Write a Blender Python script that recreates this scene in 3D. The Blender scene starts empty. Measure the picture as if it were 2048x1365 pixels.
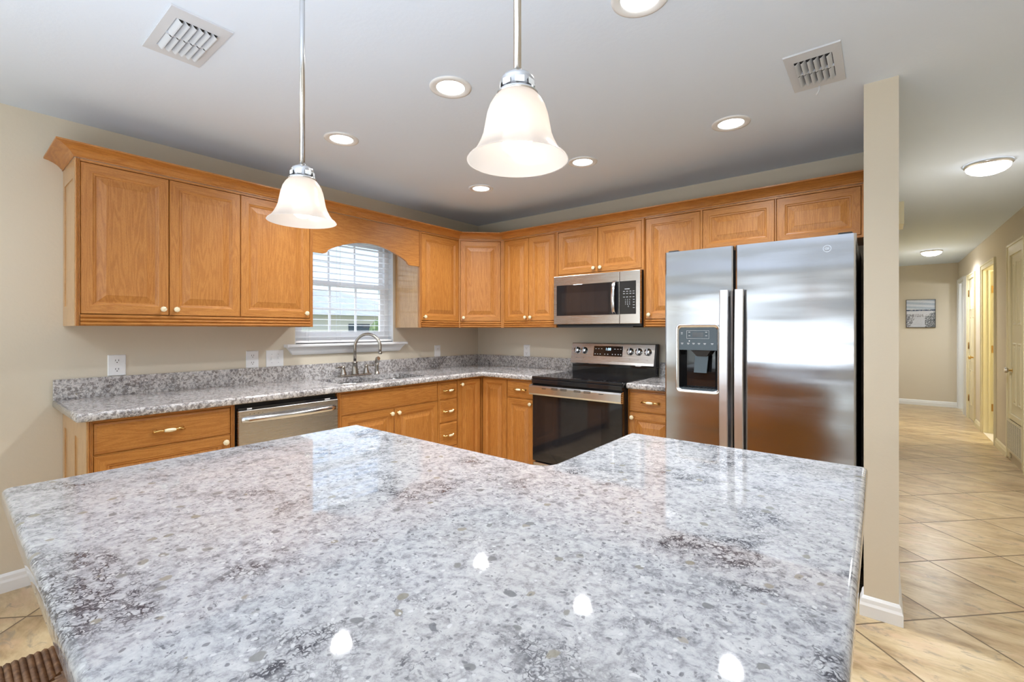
import bpy, bmesh, math, random
from mathutils import Vector, Matrix
from mathutils.geometry import tessellate_polygon
random.seed(7)
S = bpy.context.scene
COL = S.collection
PI = math.pi

# ---------------------------------------------------------------- camera
FPX, YAW = 919.92, 0.6752
cam = bpy.data.cameras.new('camera'); camo = bpy.data.objects.new('camera', cam); COL.objects.link(camo)
camo.location = (3.3302, -3.5827, 1.2766)
camo.rotation_euler = (PI/2, 0, YAW)
cam.sensor_width = 36.0; cam.lens = FPX/2048*36
cam.shift_y = -(682.5-660.19)/2048
cam.clip_start = 0.02; cam.clip_end = 200
S.camera = camo
# ---------------------------------------------------------------- view
S.view_settings.view_transform = 'Standard'; S.view_settings.look = 'None'
S.view_settings.gamma = 1; S.view_settings.use_curve_mapping = False
S.view_settings.exposure = 0.0
try:
    S.cycles.max_bounces = 10; S.cycles.diffuse_bounces = 5; S.cycles.glossy_bounces = 4
    S.cycles.transmission_bounces = 8; S.cycles.transparent_max_bounces = 12
    S.cycles.sample_clamp_indirect = 6; S.cycles.caustics_reflective = False; S.cycles.caustics_refractive = False
except Exception: pass
# ---------------------------------------------------------------- world (daylight sky with soft clouds)
def nodes_of(owner):
    owner.use_nodes = True; nt = owner.node_tree; nt.nodes.clear(); return nt
def N(nt, typ, props=None, **inp):
    n = nt.nodes.new(typ)
    for k, v in (props or {}).items(): setattr(n, k, v)
    for k, v in inp.items():
        key = int(k[1:]) if k[0] == 'i' and k[1:].isdigit() else k.replace('_', ' ')
        s = n.inputs[key]
        if isinstance(v, bpy.types.NodeSocket): nt.links.new(v, s)
        else:
            if isinstance(v, (tuple, list)) and len(v) == 3 and s.type == 'RGBA': v = (*v, 1)
            s.default_value = v
    return n
def ramp(nt, fac, stops, interp='LINEAR'):
    n = nt.nodes.new('ShaderNodeValToRGB'); n.color_ramp.interpolation = interp
    e = n.color_ramp.elements
    while len(e) > 1: e.remove(e[-1])
    e[0].position = stops[0][0]; c = stops[0][1]; e[0].color = (*c, 1) if len(c) == 3 else c
    for p, c in stops[1:]:
        x = e.new(p); x.color = (*c, 1) if len(c) == 3 else c
    nt.links.new(fac, n.inputs[0]); return n.outputs[0]
def g(v): return (v, v, v)
def mixc(nt, fac, a, b, mode='MIX'):
    n = nt.nodes.new('ShaderNodeMix'); n.data_type = 'RGBA'; n.blend_type = mode
    for s, v in ((n.inputs[0], fac), (n.inputs[6], a), (n.inputs[7], b)):
        if isinstance(v, bpy.types.NodeSocket): nt.links.new(v, s)
        else: s.default_value = (*v, 1) if isinstance(v, (tuple, list)) and len(v) == 3 else v
    return n.outputs[2]
def M(nt, op, a, b=0.0, clamp=False):
    n = nt.nodes.new('ShaderNodeMath'); n.operation = op; n.use_clamp = clamp
    for i, v in ((0, a), (1, b)):
        if isinstance(v, bpy.types.NodeSocket): nt.links.new(v, n.inputs[i])
        else: n.inputs[i].default_value = v
    return n.outputs[0]
w = bpy.data.worlds.new('sky'); S.world = w; nt = nodes_of(w)
tc = N(nt, 'ShaderNodeTexCoord'); sep = N(nt, 'ShaderNodeSeparateXYZ', Vector=tc.outputs['Generated'])
base = ramp(nt, sep.outputs[2], [(0.0, (.80, .88, 1.0)), (.12, (.62, .78, 1.02)), (.5, (.30, .52, .95)), (1, (.2, .4, .85))])
mp = N(nt, 'ShaderNodeMapping', Vector=tc.outputs['Generated']); mp.inputs['Scale'].default_value = (3, 3, 9)
cl = N(nt, 'ShaderNodeTexNoise', Vector=mp.outputs[0], Scale=1.6, Detail=6.0, Roughness=.6)
clf = ramp(nt, cl.outputs[0], [(.45, g(0)), (.62, g(1))])
skyc = mixc(nt, clf, base, (1.0, 1.02, 1.05))
bg = N(nt, 'ShaderNodeBackground', Color=skyc, Strength=2.0)
nt.links.new(bg.outputs[0], N(nt, 'ShaderNodeOutputWorld').inputs[0])

def area(name, loc, rot, sx, sy, power, color=(1, 1, 1)):
    l = bpy.data.lights.new(name, 'AREA'); l.shape = 'RECTANGLE'; l.size = sx; l.size_y = sy; l.energy = power; l.color = color
    o = bpy.data.objects.new(name, l); o.location = loc; o.rotation_euler = rot; COL.objects.link(o); return o
# daylight in the patio door, plus lamps added to brighten ceiling, kitchen and room
area('daylight_patio', (1.55, -8.16, 1.05), (PI/2, 0, 0), 3.0, 2.0, 42, (.93, .97, 1.0))
area('bounce_light', (2.85, -4.25, .95), (PI, 0, 0), 2.1, 1.3, 60, (.90, .96, 1.06))  # unseen lamp facing up, added to brighten the ceiling
_a = area('kitchen_fill', (-1.4, -1.9, 2.9), (0, 0, 0), 1.6, 1.4, 70, (.90, .96, 1.05))  # added lamp outside above the window, brightens the corner and cabinet side
_a.rotation_euler = (Vector((.9, -.9, .95))-Vector(_a.location)).to_track_quat('-Z', 'Y').to_euler()
area('side_fill', (-.16, -6.1, 1.30), (0, -PI/2, 0), 1.3, 1.5, 60, (.93, .97, 1.0))  # fill lamp placed in the added side window
sun = bpy.data.lights.new('sun', 'SUN'); sun.energy = 2.2; sun.angle = math.radians(2); sun.color = (1, .96, .9)
suno = bpy.data.objects.new('sun', sun); suno.rotation_euler = (math.radians(48), 0, math.radians(60)); COL.objects.link(suno)
LW = dict(can=20.0, pend=.55, dome=105.0, living_fill=24.0)

# ---------------------------------------------------------------- materials
MATS = {}
def pbsdf(name, color=None, rough=.5, metal=0.0, spec=.5, coat=0.0, build=None, emis=None, estr=0.0, coatr=.05):
    m = bpy.data.materials.new(name); nt = nodes_of(m)
    b = N(nt, 'ShaderNodeBsdfPrincipled', Roughness=rough, Metallic=metal)
    b.inputs['Specular IOR Level'].default_value = spec; b.inputs['Coat Weight'].default_value = coat
    b.inputs['Coat Roughness'].default_value = coatr
    if color: b.inputs['Base Color'].default_value = (*color, 1)
    if emis: b.inputs['Emission Color'].default_value = (*emis, 1); b.inputs['Emission Strength'].default_value = estr
    if build: build(nt, b)
    nt.links.new(b.outputs[0], N(nt, 'ShaderNodeOutputMaterial').inputs[0])
    MATS[name] = m; return m
def coords(nt, scale, rnd=True, src='Object'):
    tc = N(nt, 'ShaderNodeTexCoord'); v = tc.outputs[src]
    if rnd:
        oi = N(nt, 'ShaderNodeObjectInfo'); r = M(nt, 'MULTIPLY', oi.outputs['Random'], 31.7)
        v = N(nt, 'ShaderNodeVectorMath', {'operation': 'ADD'}, i0=v, i1=r).outputs[0]
    mp = N(nt, 'ShaderNodeMapping', Vector=v); mp.inputs['Scale'].default_value = scale; return mp.outputs[0]
def noise(nt, vec, scale, detail=2.0, rough=.5, dist=0.0):
    return N(nt, 'ShaderNodeTexNoise', Vector=vec, Scale=scale, Detail=detail, Roughness=rough, Distortion=dist).outputs[0]
def bump(nt, b, h, strength, dist=.01):
    n = N(nt, 'ShaderNodeBump', Height=h, Strength=strength, Distance=dist); nt.links.new(n.outputs[0], b.inputs['Normal'])
def wood(scale_vec, light, dark, k=1.0):
    def f(nt, b):
        v = coords(nt, scale_vec)
        low = noise(nt, v, 2.6, 2.0, .5, .25)
        rings = M(nt, 'SINE', M(nt, 'MULTIPLY', low, 62.0)); rings = M(nt, 'MULTIPLY_ADD', rings, .5); rings.node.inputs[2].default_value = .5
        fine = noise(nt, v, 55, 3.0, .6)
        pores = ramp(nt, noise(nt, v, 120, 2.0, .6), [(.36, g(0)), (.46, g(1))])
        big = noise(nt, v, 1.0, 1.0)
        f1 = M(nt, 'ADD', M(nt, 'MULTIPLY', rings, .34), M(nt, 'MULTIPLY', fine, .45))
        f2 = M(nt, 'ADD', f1, M(nt, 'MULTIPLY', big, .3))
        c = ramp(nt, f2, [(.28, light), (.62, tuple((a+d)/2 for a, d in zip(light, dark))), (.92, dark)])
        c = mixc(nt, M(nt, 'MULTIPLY', M(nt, 'SUBTRACT', 1.0, pores), .42), c, tuple(x*.6 for x in dark))
        nt.links.new(c, b.inputs['Base Color'])
        bump(nt, b, fine, .06, .002)
    return f
OL, OD = (.52, .225, .052), (.355, .125, .023)
pbsdf('oak_upright', rough=.38, coat=.14, coatr=.15, build=wood((9, 9, .75), OL, OD))
pbsdf('oak_level', rough=.38, coat=.14, coatr=.15, build=wood((.75, .75, 9), OL, OD))
pbsdf('oak_reeded', rough=.6, spec=.25, build=wood((.75, .75, 9), (.47, .20, .045), (.33, .115, .021)))
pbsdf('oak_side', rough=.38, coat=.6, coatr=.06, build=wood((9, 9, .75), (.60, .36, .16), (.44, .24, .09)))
pbsdf('stool_wood', rough=.35, coat=.3, build=wood((9, 9, .75), (.42, .17, .05), (.24, .08, .02)))
pbsdf('inside_dark', (.12, .06, .02), .8)
def wall_bump(nt, b):
    v = coords(nt, (1, 1, 1), False); bump(nt, b, noise(nt, v, 55, 4.0, .6), .16, .004)
pbsdf('wall_paint', (.65, .59, .48), .75, build=wall_bump, spec=.2)
pbsdf('hall_paint', (.66, .60, .50), .8, build=wall_bump, spec=.2)
pbsdf('ceiling_paint', (.71, .80, .93), .85, build=wall_bump, spec=.2)
pbsdf('trim_white', (.80, .82, .84), .4)
pbsdf('trim_cream', (.78, .72, .50), .4)
pbsdf('door_cream', (.74, .68, .48), .42)
pbsdf('plastic_white', (.82, .83, .84), .35)
pbsdf('vinyl_white', (.92, .92, .93), .35)
pbsdf('socket_dark', (.03, .03, .03), .6)
pbsdf('black_gloss', (.012, .012, .014), .05, spec=.6)
pbsdf('black_matte', (.015, .015, .016), .45)
pbsdf('smoked_glass', (.018, .017, .019), .06, spec=.7)
pbsdf('panel_grey', (.05, .075, .095), .25)
pbsdf('brass', (.80, .56, .22), .22, 1.0)
pbsdf('hinge_brass', (.42, .25, .08), .35, 1.0)
pbsdf('ceramic_cream', (.80, .70, .48), .18, coat=.5)
pbsdf('nickel', (.42, .39, .35), .24, 1.0)
pbsdf('nickel_light', (.62, .61, .60), .22, 1.0)
pbsdf('print_white', (.75, .78, .80), .5)
pbsdf('print_dim', (.34, .36, .38), .6)
pbsdf('lit_digits', (.6, .8, 1), .5, emis=(.6, .85, 1), estr=1.6)
pbsdf('vent_white', (.60, .64, .70), .5)
pbsdf('vent_dark', (.03, .03, .03), .8)
pbsdf('lamp_lens', (1, 1, 1), .5, emis=(1, .985, .95), estr=7)
pbsdf('dome_glass', (1, 1, 1), .5, emis=(1, .99, .98), estr=9)
pbsdf('bulb_glass', (1, 1, 1), .5, emis=(1, .96, .90), estr=4)
pbsdf('grille_cream', (.72, .66, .50), .5)
pbsdf('siding_tan', (.80, .76, .66), .8)
def brushed(wav):
    def f(nt, b):
        v = coords(nt, (1.0, 1.0, 60), True); n = noise(nt, v, 9, 2.0)
        r = M(nt, 'MULTIPLY_ADD', n, .10); r.node.inputs[2].default_value = b.inputs['Roughness'].default_value-.05
        nt.links.new(r, b.inputs['Roughness'])
        if wav:
            v2 = coords(nt, (.45, .45, 2.6), False)
            bump(nt, b, noise(nt, v2, 1.7, 1.5, .4), wav, .02)
    return f
pbsdf('steel_brushed', (.60, .60, .61), .24, 1.0, build=brushed(0))
pbsdf('steel_warm', (.56, .53, .50), .26, 1.0, build=brushed(0))
pbsdf('steel_door', (.42, .42, .435), .15, 1.0, build=brushed(.9))
pbsdf('steel_satin', (.70, .70, .72), .32, 1.0)
pbsdf('steel_bright', (.72, .73, .75), .18, 1.0)
pbsdf('sink_steel', (.66, .66, .66), .25, 1.0)
def granite(tint, kcl=1.0):
    def f(nt, b):
        v = coords(nt, (1, 1, 1), False)
        wv = N(nt, 'ShaderNodeTexNoise', Vector=v, Scale=30.0, Detail=3.0)
        vd = N(nt, 'ShaderNodeVectorMath', {'operation': 'MULTIPLY_ADD'}, i0=wv.outputs['Color'], i1=(.022, .022, .022), i2=v).outputs[0]
        # mottled ground of white and pale grey
        m1 = noise(nt, vd, 60, 6.0, .72)
        ground = ramp(nt, m1, [(.30, (.27, .275, .29)), (.42, (.46, .465, .485)), (.50, (.62, .625, .64)), (.60, (.72, .725, .73)), (.72, (.80, .80, .80))])
        wm = noise(nt, v, 2.2, 2.0)
        warm = ramp(nt, wm, [(.48, g(0)), (.66, g(1))])
        ground = mixc(nt, M(nt, 'MULTIPLY', warm, .16), ground, (.60, .53, .44))
        # fine dark web, gathered in drifting clusters
        w2 = N(nt, 'ShaderNodeTexNoise', Vector=v, Scale=90.0, Detail=3.0)
        vdd = N(nt, 'ShaderNodeVectorMath', {'operation': 'MULTIPLY_ADD'}, i0=w2.outputs['Color'], i1=(.016, .016, .016), i2=vd).outputs[0]
        c1 = noise(nt, v, 4.2, 4.0, .66, .9)
        clus = ramp(nt, c1, [(.515, g(0)), (.63, g(1))])
        webs = None
        for sc, wd in ((82.0, .12), (135.0, .14)):
            ve = N(nt, 'ShaderNodeTexVoronoi', {'feature': 'DISTANCE_TO_EDGE'}, Vector=vdd, Scale=sc)
            q = ramp(nt, ve.outputs['Distance'], [(.0, g(1)), (wd*.6, g(.9)), (wd, g(0))])
            bk = ramp(nt, noise(nt, v, 38 if sc < 100 else 55, 3.0, .6), [(.45, g(0)), (.55, g(1))])
            q = M(nt, 'MULTIPLY', q, bk); webs = q if webs is None else M(nt, 'MAXIMUM', webs, q)
        webm = M(nt, 'MULTIPLY', webs, clus)
        c = mixc(nt, M(nt, 'MULTIPLY', clus, .16), ground, (.33, .33, .36))
        c = mixc(nt, M(nt, 'MULTIPLY', webm, .95), c, (.055, .055, .07))
        # small torn flecks everywhere
        fl_ = noise(nt, vdd, 130, 3.0, .6); b2 = ramp(nt, noise(nt, v, 14, 3.0), [(.40, g(.25)), (.62, g(1))])
        fk = ramp(nt, fl_, [(.59, g(0)), (.65, g(1))])
        c = mixc(nt, M(nt, 'MULTIPLY', M(nt, 'MULTIPLY', fk, b2), .8), c, (.17, .17, .19))
        # rounded pebbles, grey and olive
        vp = N(nt, 'ShaderNodeTexVoronoi', {'feature': 'F1'}, Vector=vd, Scale=36.0, Randomness=1.0)
        sp = N(nt, 'ShaderNodeSeparateColor', Color=vp.outputs['Color'])
        inside = ramp(nt, vp.outputs['Distance'], [(.25, g(1)), (.31, g(0))])
        pick = ramp(nt, sp.outputs[0], [(.80, g(0)), (.82, g(1))], 'LINEAR')
        pc = ramp(nt, sp.outputs[1], [(.0, (.20, .205, .22)), (.45, (.30, .30, .29)), (.7, (.36, .33, .25)), (1, (.46, .42, .36))])
        c = mixc(nt, M(nt, 'MULTIPLY', M(nt, 'MULTIPLY', inside, pick), .85), c, pc)
        vp2 = N(nt, 'ShaderNodeTexVoronoi', {'feature': 'F1'}, Vector=vd, Scale=95.0)
        sp2 = N(nt, 'ShaderNodeSeparateColor', Color=vp2.outputs['Color'])
        in2 = ramp(nt, vp2.outputs['Distance'], [(.24, g(1)), (.32, g(0))])
        pk2 = ramp(nt, sp2.outputs[0], [(.74, g(0)), (.76, g(1))])
        c = mixc(nt, M(nt, 'MULTIPLY', M(nt, 'MULTIPLY', in2, pk2), .75), c, (.20, .20, .215))
        pk3 = ramp(nt, sp2.outputs[1], [(.82, g(0)), (.84, g(1))])
        c = mixc(nt, M(nt, 'MULTIPLY', M(nt, 'MULTIPLY', in2, pk3), .8), c, (.86, .86, .86))
        if kcl < 1:
            ck_ = ramp(nt, noise(nt, v, 62, 3.0, .65, .4), [(.50, g(0)), (.56, g(1))])
            c = mixc(nt, M(nt, 'MULTIPLY', ck_, .62), c, (.13, .11, .10))
        c = mixc(nt, 1.0, c, tint, 'MULTIPLY')
        nt.links.new(c, b.inputs['Base Color'])
    return f
pbsdf('granite_island', rough=.035, spec=.5, build=granite((.655, .655, .66)))
pbsdf('granite_wall', rough=.08, spec=.5, build=granite((.90, .86, .83), .62))
TS, TD = .6345, .645
def tile(nt, b):
    tc = N(nt, 'ShaderNodeTexCoord'); s = N(nt, 'ShaderNodeSeparateXYZ', Vector=tc.outputs['Object'])
    x, y = s.outputs[0], s.outputs[1]
    u = M(nt, 'DIVIDE', M(nt, 'SUBTRACT', M(nt, 'ADD', x, y), 3.375), TS)
    v = M(nt, 'DIVIDE', M(nt, 'ADD', M(nt, 'SUBTRACT', y, x), 4.345), TD)
    def edge(t):
        fr = M(nt, 'FRACT', t); return M(nt, 'MINIMUM', fr, M(nt, 'SUBTRACT', 1.0, fr))
    e = M(nt, 'MINIMUM', edge(u), edge(v))
    line = ramp(nt, e, [(.006, g(1)), (.011, g(0))])
    fu, fv = M(nt, 'FLOOR', u), M(nt, 'FLOOR', v)
    cid = N(nt, 'ShaderNodeCombineXYZ', X=fu, Y=fv, Z=0.0)
    wn = N(nt, 'ShaderNodeTexWhiteNoise', {'noise_dimensions': '3D'}, Vector=cid.outputs[0])
    off = N(nt, 'ShaderNodeVectorMath', {'operation': 'MULTIPLY_ADD'}, i0=wn.outputs['Color'], i1=(9, 9, 9), i2=tc.outputs['Object']).outputs[0]
    mp = N(nt, 'ShaderNodeMapping', Vector=off); mp.inputs['Scale'].default_value = (1, 2.6, 1)
    n1 = noise(nt, mp.outputs[0], 2.6, 6.0, .62, .7)
    n2 = noise(nt, mp.outputs[0], 18, 4.0, .6)
    f = M(nt, 'ADD', M(nt, 'MULTIPLY', n1, .75), M(nt, 'MULTIPLY', n2, .25))
    c = ramp(nt, f, [(.34, (.30, .20, .10)), (.45, (.46, .34, .19)), (.54, (.57, .45, .27)), (.66, (.68, .56, .38))])
    pk = ramp(nt, noise(nt, mp.outputs[0], 4.5, 3.0), [(.52, g(0)), (.68, g(1))])
    c = mixc(nt, M(nt, 'MULTIPLY', pk, .55), c, (.56, .37, .24))
    pv = ramp(nt, noise(nt, mp.outputs[0], 9.0, 6.0, .7, 1.0), [(.55, g(0)), (.66, g(1))])
    c = mixc(nt, M(nt, 'MULTIPLY', pv, .75), c, (.26, .22, .16))
    c = mixc(nt, M(nt, 'MULTIPLY', wn.outputs['Value'], .14), c, (.42, .32, .2))
    c = mixc(nt, line, c, (.13, .085, .045))
    nt.links.new(c, b.inputs['Base Color'])
    bump(nt, b, M(nt, 'SUBTRACT', M(nt, 'MULTIPLY', n2, .15), line), .35, .003)
pbsdf('floor_tile', rough=.30, spec=.45, build=tile)
def rush(nt, b):
    v = coords(nt, (1, 1, 1), True); n = noise(nt, v, 60, 4.0, .6); m = noise(nt, v, 9, 2.0)
    c = ramp(nt, M(nt, 'ADD', M(nt, 'MULTIPLY', n, .6), M(nt, 'MULTIPLY', m, .4)), [(.35, (.10, .045, .02)), (.52, (.24, .12, .055)), (.68, (.42, .25, .12))])
    nt.links.new(c, b.inputs['Base Color'])
pbsdf('rush_cord', rough=.6, build=rush)
def roofs(nt, b):
    v = coords(nt, (1, 1, 1), False); n = noise(nt, v, 3, 4.0)
    nt.links.new(ramp(nt, n, [(.3, (.50, .50, .51)), (.7, (.62, .62, .63))]), b.inputs['Base Color'])
pbsdf('roof_shingle', rough=.9, build=roofs)
def leafy(nt, b):
    v = coords(nt, (1, 1, 1), False); n = noise(nt, v, 7, 4.0)
    nt.links.new(ramp(nt, n, [(.35, (.10, .16, .05)), (.65, (.30, .38, .16))]), b.inputs['Base Color'])
pbsdf('leafage', rough=.8, build=leafy)
def lawn(nt, b):
    v = coords(nt, (1, 1, 1), False); n = noise(nt, v, 2, 4.0)
    nt.links.new(ramp(nt, n, [(.35, (.34, .36, .22)), (.65, (.48, .46, .34))]), b.inputs['Base Color'])
pbsdf('lawn_dry', rough=.95, build=lawn)
# thin clear pane, frosted shade glass
m = bpy.data.materials.new('pane_glass'); nt = nodes_of(m)
tr = N(nt, 'ShaderNodeBsdfTransparent', Color=(.96, .98, .98)); gl = N(nt, 'ShaderNodeBsdfGlossy', Roughness=.02)
mx = N(nt, 'ShaderNodeMixShader', i0=.05, i1=tr.outputs[0], i2=gl.outputs[0])
nt.links.new(mx.outputs[0], N(nt, 'ShaderNodeOutputMaterial').inputs[0]); MATS['pane_glass'] = m
m = bpy.data.materials.new('frosted_glass'); nt = nodes_of(m)
tl = N(nt, 'ShaderNodeBsdfTranslucent', Color=(.97, .90, .83)); df = N(nt, 'ShaderNodeBsdfDiffuse', Color=(.72, .67, .63))
tp = N(nt, 'ShaderNodeBsdfTransparent', Color=(1, .98, .95)); gs = N(nt, 'ShaderNodeBsdfGlossy', Roughness=.2)
a1 = N(nt, 'ShaderNodeMixShader', i0=.40, i1=tl.outputs[0], i2=df.outputs[0])
a2 = N(nt, 'ShaderNodeMixShader', i0=.22, i1=a1.outputs[0], i2=tp.outputs[0])
a3 = N(nt, 'ShaderNodeMixShader', i0=.06, i1=a2.outputs[0], i2=gs.outputs[0])
nt.links.new(a3.outputs[0], N(nt, 'ShaderNodeOutputMaterial').inputs[0]); MATS['frosted_glass'] = m
m = bpy.data.materials.new('blind_slat'); nt = nodes_of(m)
tl = N(nt, 'ShaderNodeBsdfTranslucent', Color=(.92, .93, .94)); df = N(nt, 'ShaderNodeBsdfDiffuse', Color=(.93, .93, .94))
mx = N(nt, 'ShaderNodeMixShader', i0=.5, i1=tl.outputs[0], i2=df.outputs[0])
nt.links.new(mx.outputs[0], N(nt, 'ShaderNodeOutputMaterial').inputs[0]); MATS['blind_slat'] = m
m = bpy.data.materials.new('painted_canvas'); nt = nodes_of(m)
at = N(nt, 'ShaderNodeVertexColor', {'layer_name': 'paint'}); b = N(nt, 'ShaderNodeBsdfPrincipled', Base_Color=at.outputs[0], Roughness=.7)
nt.links.new(b.outputs[0], N(nt, 'ShaderNodeOutputMaterial').inputs[0]); MATS['painted_canvas'] = m

# ---------------------------------------------------------------- mesh builder
class MB:
    def __init__(s, mats): s.v = []; s.f = []; s.m = []; s.sm = []; s.mats = [mats] if isinstance(mats, str) else list(mats)
    def vs(s, pts): i = len(s.v); s.v += [tuple(p) for p in pts]; return i
    def face(s, idx, m=0, smooth=False): s.f.append(tuple(idx)); s.m.append(m); s.sm.append(smooth)
    def box(s, x0, x1, y0, y1, z0, z1, m=0, bev=0.0):
        if bev > 0:
            bm = bmesh.new(); bmesh.ops.create_cube(bm, size=1)
            for q in bm.verts: q.co = Vector(((x0+x1)/2+q.co.x*(x1-x0), (y0+y1)/2+q.co.y*(y1-y0), (z0+z1)/2+q.co.z*(z1-z0)))
            bmesh.ops.bevel(bm, geom=list(bm.edges), offset=bev, segments=2, affect='EDGES', profile=.5)
            i = s.vs([q.co for q in bm.verts]); bm.verts.index_update()
            for fc in bm.faces: s.face([i+q.index for q in fc.verts], m)
            bm.free(); return s
        i = s.vs([(x0, y0, z0), (x1, y0, z0), (x1, y1, z0), (x0, y1, z0), (x0, y0, z1), (x1, y0, z1), (x1, y1, z1), (x0, y1, z1)])
        for q in ((0, 3, 2, 1), (4, 5, 6, 7), (0, 1, 5, 4), (1, 2, 6, 5), (2, 3, 7, 6), (3, 0, 4, 7)): s.face([i+k for k in q], m)
        return s
    def rings(s, rings, m=0, cap0=True, cap1=True, smooth=False, closed=True):
        n = len(rings[0]); ids = [s.vs(r) for r in rings]
        for a, b in zip(ids, ids[1:]):
            for k in range(n if closed else n-1):
                k2 = (k+1) % n; s.face((a+k, a+k2, b+k2, b+k), m, smooth)
        if cap0: s.face([ids[0]+k for k in reversed(range(n))], m)
        if cap1: s.face([ids[-1]+k for k in range(n)], m)
        return s
    def lathe(s, prof, c=(0, 0, 0), seg=24, m=0, axis='z', smooth=True, caps=True, stretch=(1, 1)):
        rs = []
        for r, h in prof:
            ring = []
            for k in range(seg):
                a = 2*PI*k/seg; p = (r*math.cos(a)*stretch[0], r*math.sin(a)*stretch[1], h)
                if axis == 'y': p = (p[0], -p[2], p[1])
                elif axis == 'x': p = (p[2], p[0], p[1])
                ring.append((c[0]+p[0], c[1]+p[1], c[2]+p[2]))
            rs.append(ring)
        return s.rings(rs, m, caps, caps, smooth)
    def tube(s, path, r, seg=12, m=0, cap=True):
        P = [Vector(p) for p in path]; rr = r if isinstance(r, (list, tuple)) else [r]*len(P); up = None; rs = []
        for i, p in enumerate(P):
            t = (P[min(i+1, len(P)-1)]-P[max(i-1, 0)]).normalized()
            if up is None: up = t.orthogonal().normalized()
            up = (up-t*up.dot(t)).normalized(); sd = t.cross(up)
            rs.append([tuple(p+rr[i]*(math.cos(2*PI*k/seg)*up+math.sin(2*PI*k/seg)*sd)) for k in range(seg)])
        return s.rings(rs, m, cap, cap, True)
    def prism(s, poly, z0, z1, m=0, holes=(), frm=lambda a, b, z: (a, b, z)):
        loops = [poly]+list(holes); tri = tessellate_polygon([[Vector((a, b, 0)) for a, b in L] for L in loops]); flat = [q for L in loops for q in L]
        i0 = s.vs([frm(a, b, z0) for a, b in flat]); i1 = s.vs([frm(a, b, z1) for a, b in flat])
        for t in tri: s.face([i0+k for k in t], m); s.face([i1+k for k in t], m)
        o = 0
        for L in loops:
            n = len(L)
            for k in range(n): s.face((i0+o+k, i0+o+(k+1) % n, i1+o+(k+1) % n, i1+o+k), m)
            o += n
        return s
    def beads(s, a0, a1, b0, b1, y, n, vertical=True, depth=.004, m=0):
        """reeded strip standing proud of y (front is -y); a = x range, b = z range"""
        W = (a1-a0) if vertical else (b1-b0); prof = []
        for k in range(n):
            for j in range(5):
                t = (k+j/4)/n; prof.append((t*W, y-depth*math.sin(PI*j/4)))
        if vertical: r0 = [(a0+t, yy, b0) for t, yy in prof]; r1 = [(a0+t, yy, b1) for t, yy in prof]
        else: r0 = [(a0, yy, b0+t) for t, yy in prof]; r1 = [(a1, yy, b0+t) for t, yy in prof]
        return s.rings([r0, r1], m, False, False, False, closed=False)
    def build(s, name, parent=None, loc=(0, 0, 0), rz=0.0, rot=None):
        me = bpy.data.meshes.new(name); me.from_pydata(s.v, [], s.f)
        for mn in s.mats: me.materials.append(MATS[mn])
        for i, p in enumerate(me.polygons): p.material_index = s.m[i]; p.use_smooth = s.sm[i]
        bm = bmesh.new(); bm.from_mesh(me); bmesh.ops.recalc_face_normals(bm, faces=bm.faces); bm.to_mesh(me); bm.free(); me.update()
        o = bpy.data.objects.new(name, me); COL.objects.link(o); o.location = loc; o.rotation_euler = rot or (0, 0, rz)
        if parent is not None: o.parent = parent
        return o
def tag(o, label, cat, group=None, kind=None):
    o['label'] = label; o['category'] = cat
    if group: o['group'] = group
    if kind: o['kind'] = kind
    return o
def struct(o, label=None):
    o['kind'] = 'structure'
    if label: o['label'] = label
    return o
def thing(name, loc, rz, label, cat, group=None):
    o = bpy.data.objects.new(name, None); o.empty_display_size = .05; COL.objects.link(o); o.location = loc; o.rotation_euler = (0, 0, rz)
    return tag(o, label, cat, group)
def copy_tree(o, parent=None):
    c = o.copy(); COL.objects.link(c)
    if parent is not None: c.parent = parent
    for ch in list(o.children): copy_tree(ch, c)
    return c
def text(body, size, mat, parent, loc, rot, name='lettering', ext=.0004, align='CENTER', sp=1.0):
    cu = bpy.data.curves.new(name, 'FONT'); cu.body = body; cu.size = size; cu.extrude = ext; cu.align_x = align; cu.align_y = 'CENTER'
    cu.space_line = sp; cu.materials.append(MATS[mat]); tmp = bpy.data.objects.new('tmp', cu); COL.objects.link(tmp); dg = bpy.context.evaluated_depsgraph_get()
    me = bpy.data.meshes.new_from_object(tmp.evaluated_get(dg)); bpy.data.objects.remove(tmp); bpy.data.curves.remove(cu)
    o = bpy.data.objects.new(name, me); COL.objects.link(o)
    o.parent = parent; o.location = loc; o.rotation_euler = rot; return o
def fillet(poly, rad, seg=6):
    out = []; n = len(poly)
    for i in range(n):
        p = Vector(poly[i]); a = Vector(poly[i-1]); b = Vector(poly[(i+1) % n]); r = rad[i] if isinstance(rad, (list, tuple)) else rad
        if r <= 0: out.append(tuple(p)); continue
        u = (a-p).normalized(); v = (b-p).normalized(); th = math.acos(max(-1, min(1, u.dot(v)))); d = r/math.tan(th/2)
        c = p+(u+v).normalized()*(r/math.sin(th/2)); s0 = p+u*d-c; s1 = p+v*d-c
        a0 = math.atan2(s0.y, s0.x); a1 = math.atan2(s1.y, s1.x); da = (a1-a0+PI) % (2*PI)-PI
        for k in range(seg+1): t = a0+da*k/seg; out.append((c.x+r*math.cos(t), c.y+r*math.sin(t)))
    return out
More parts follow.
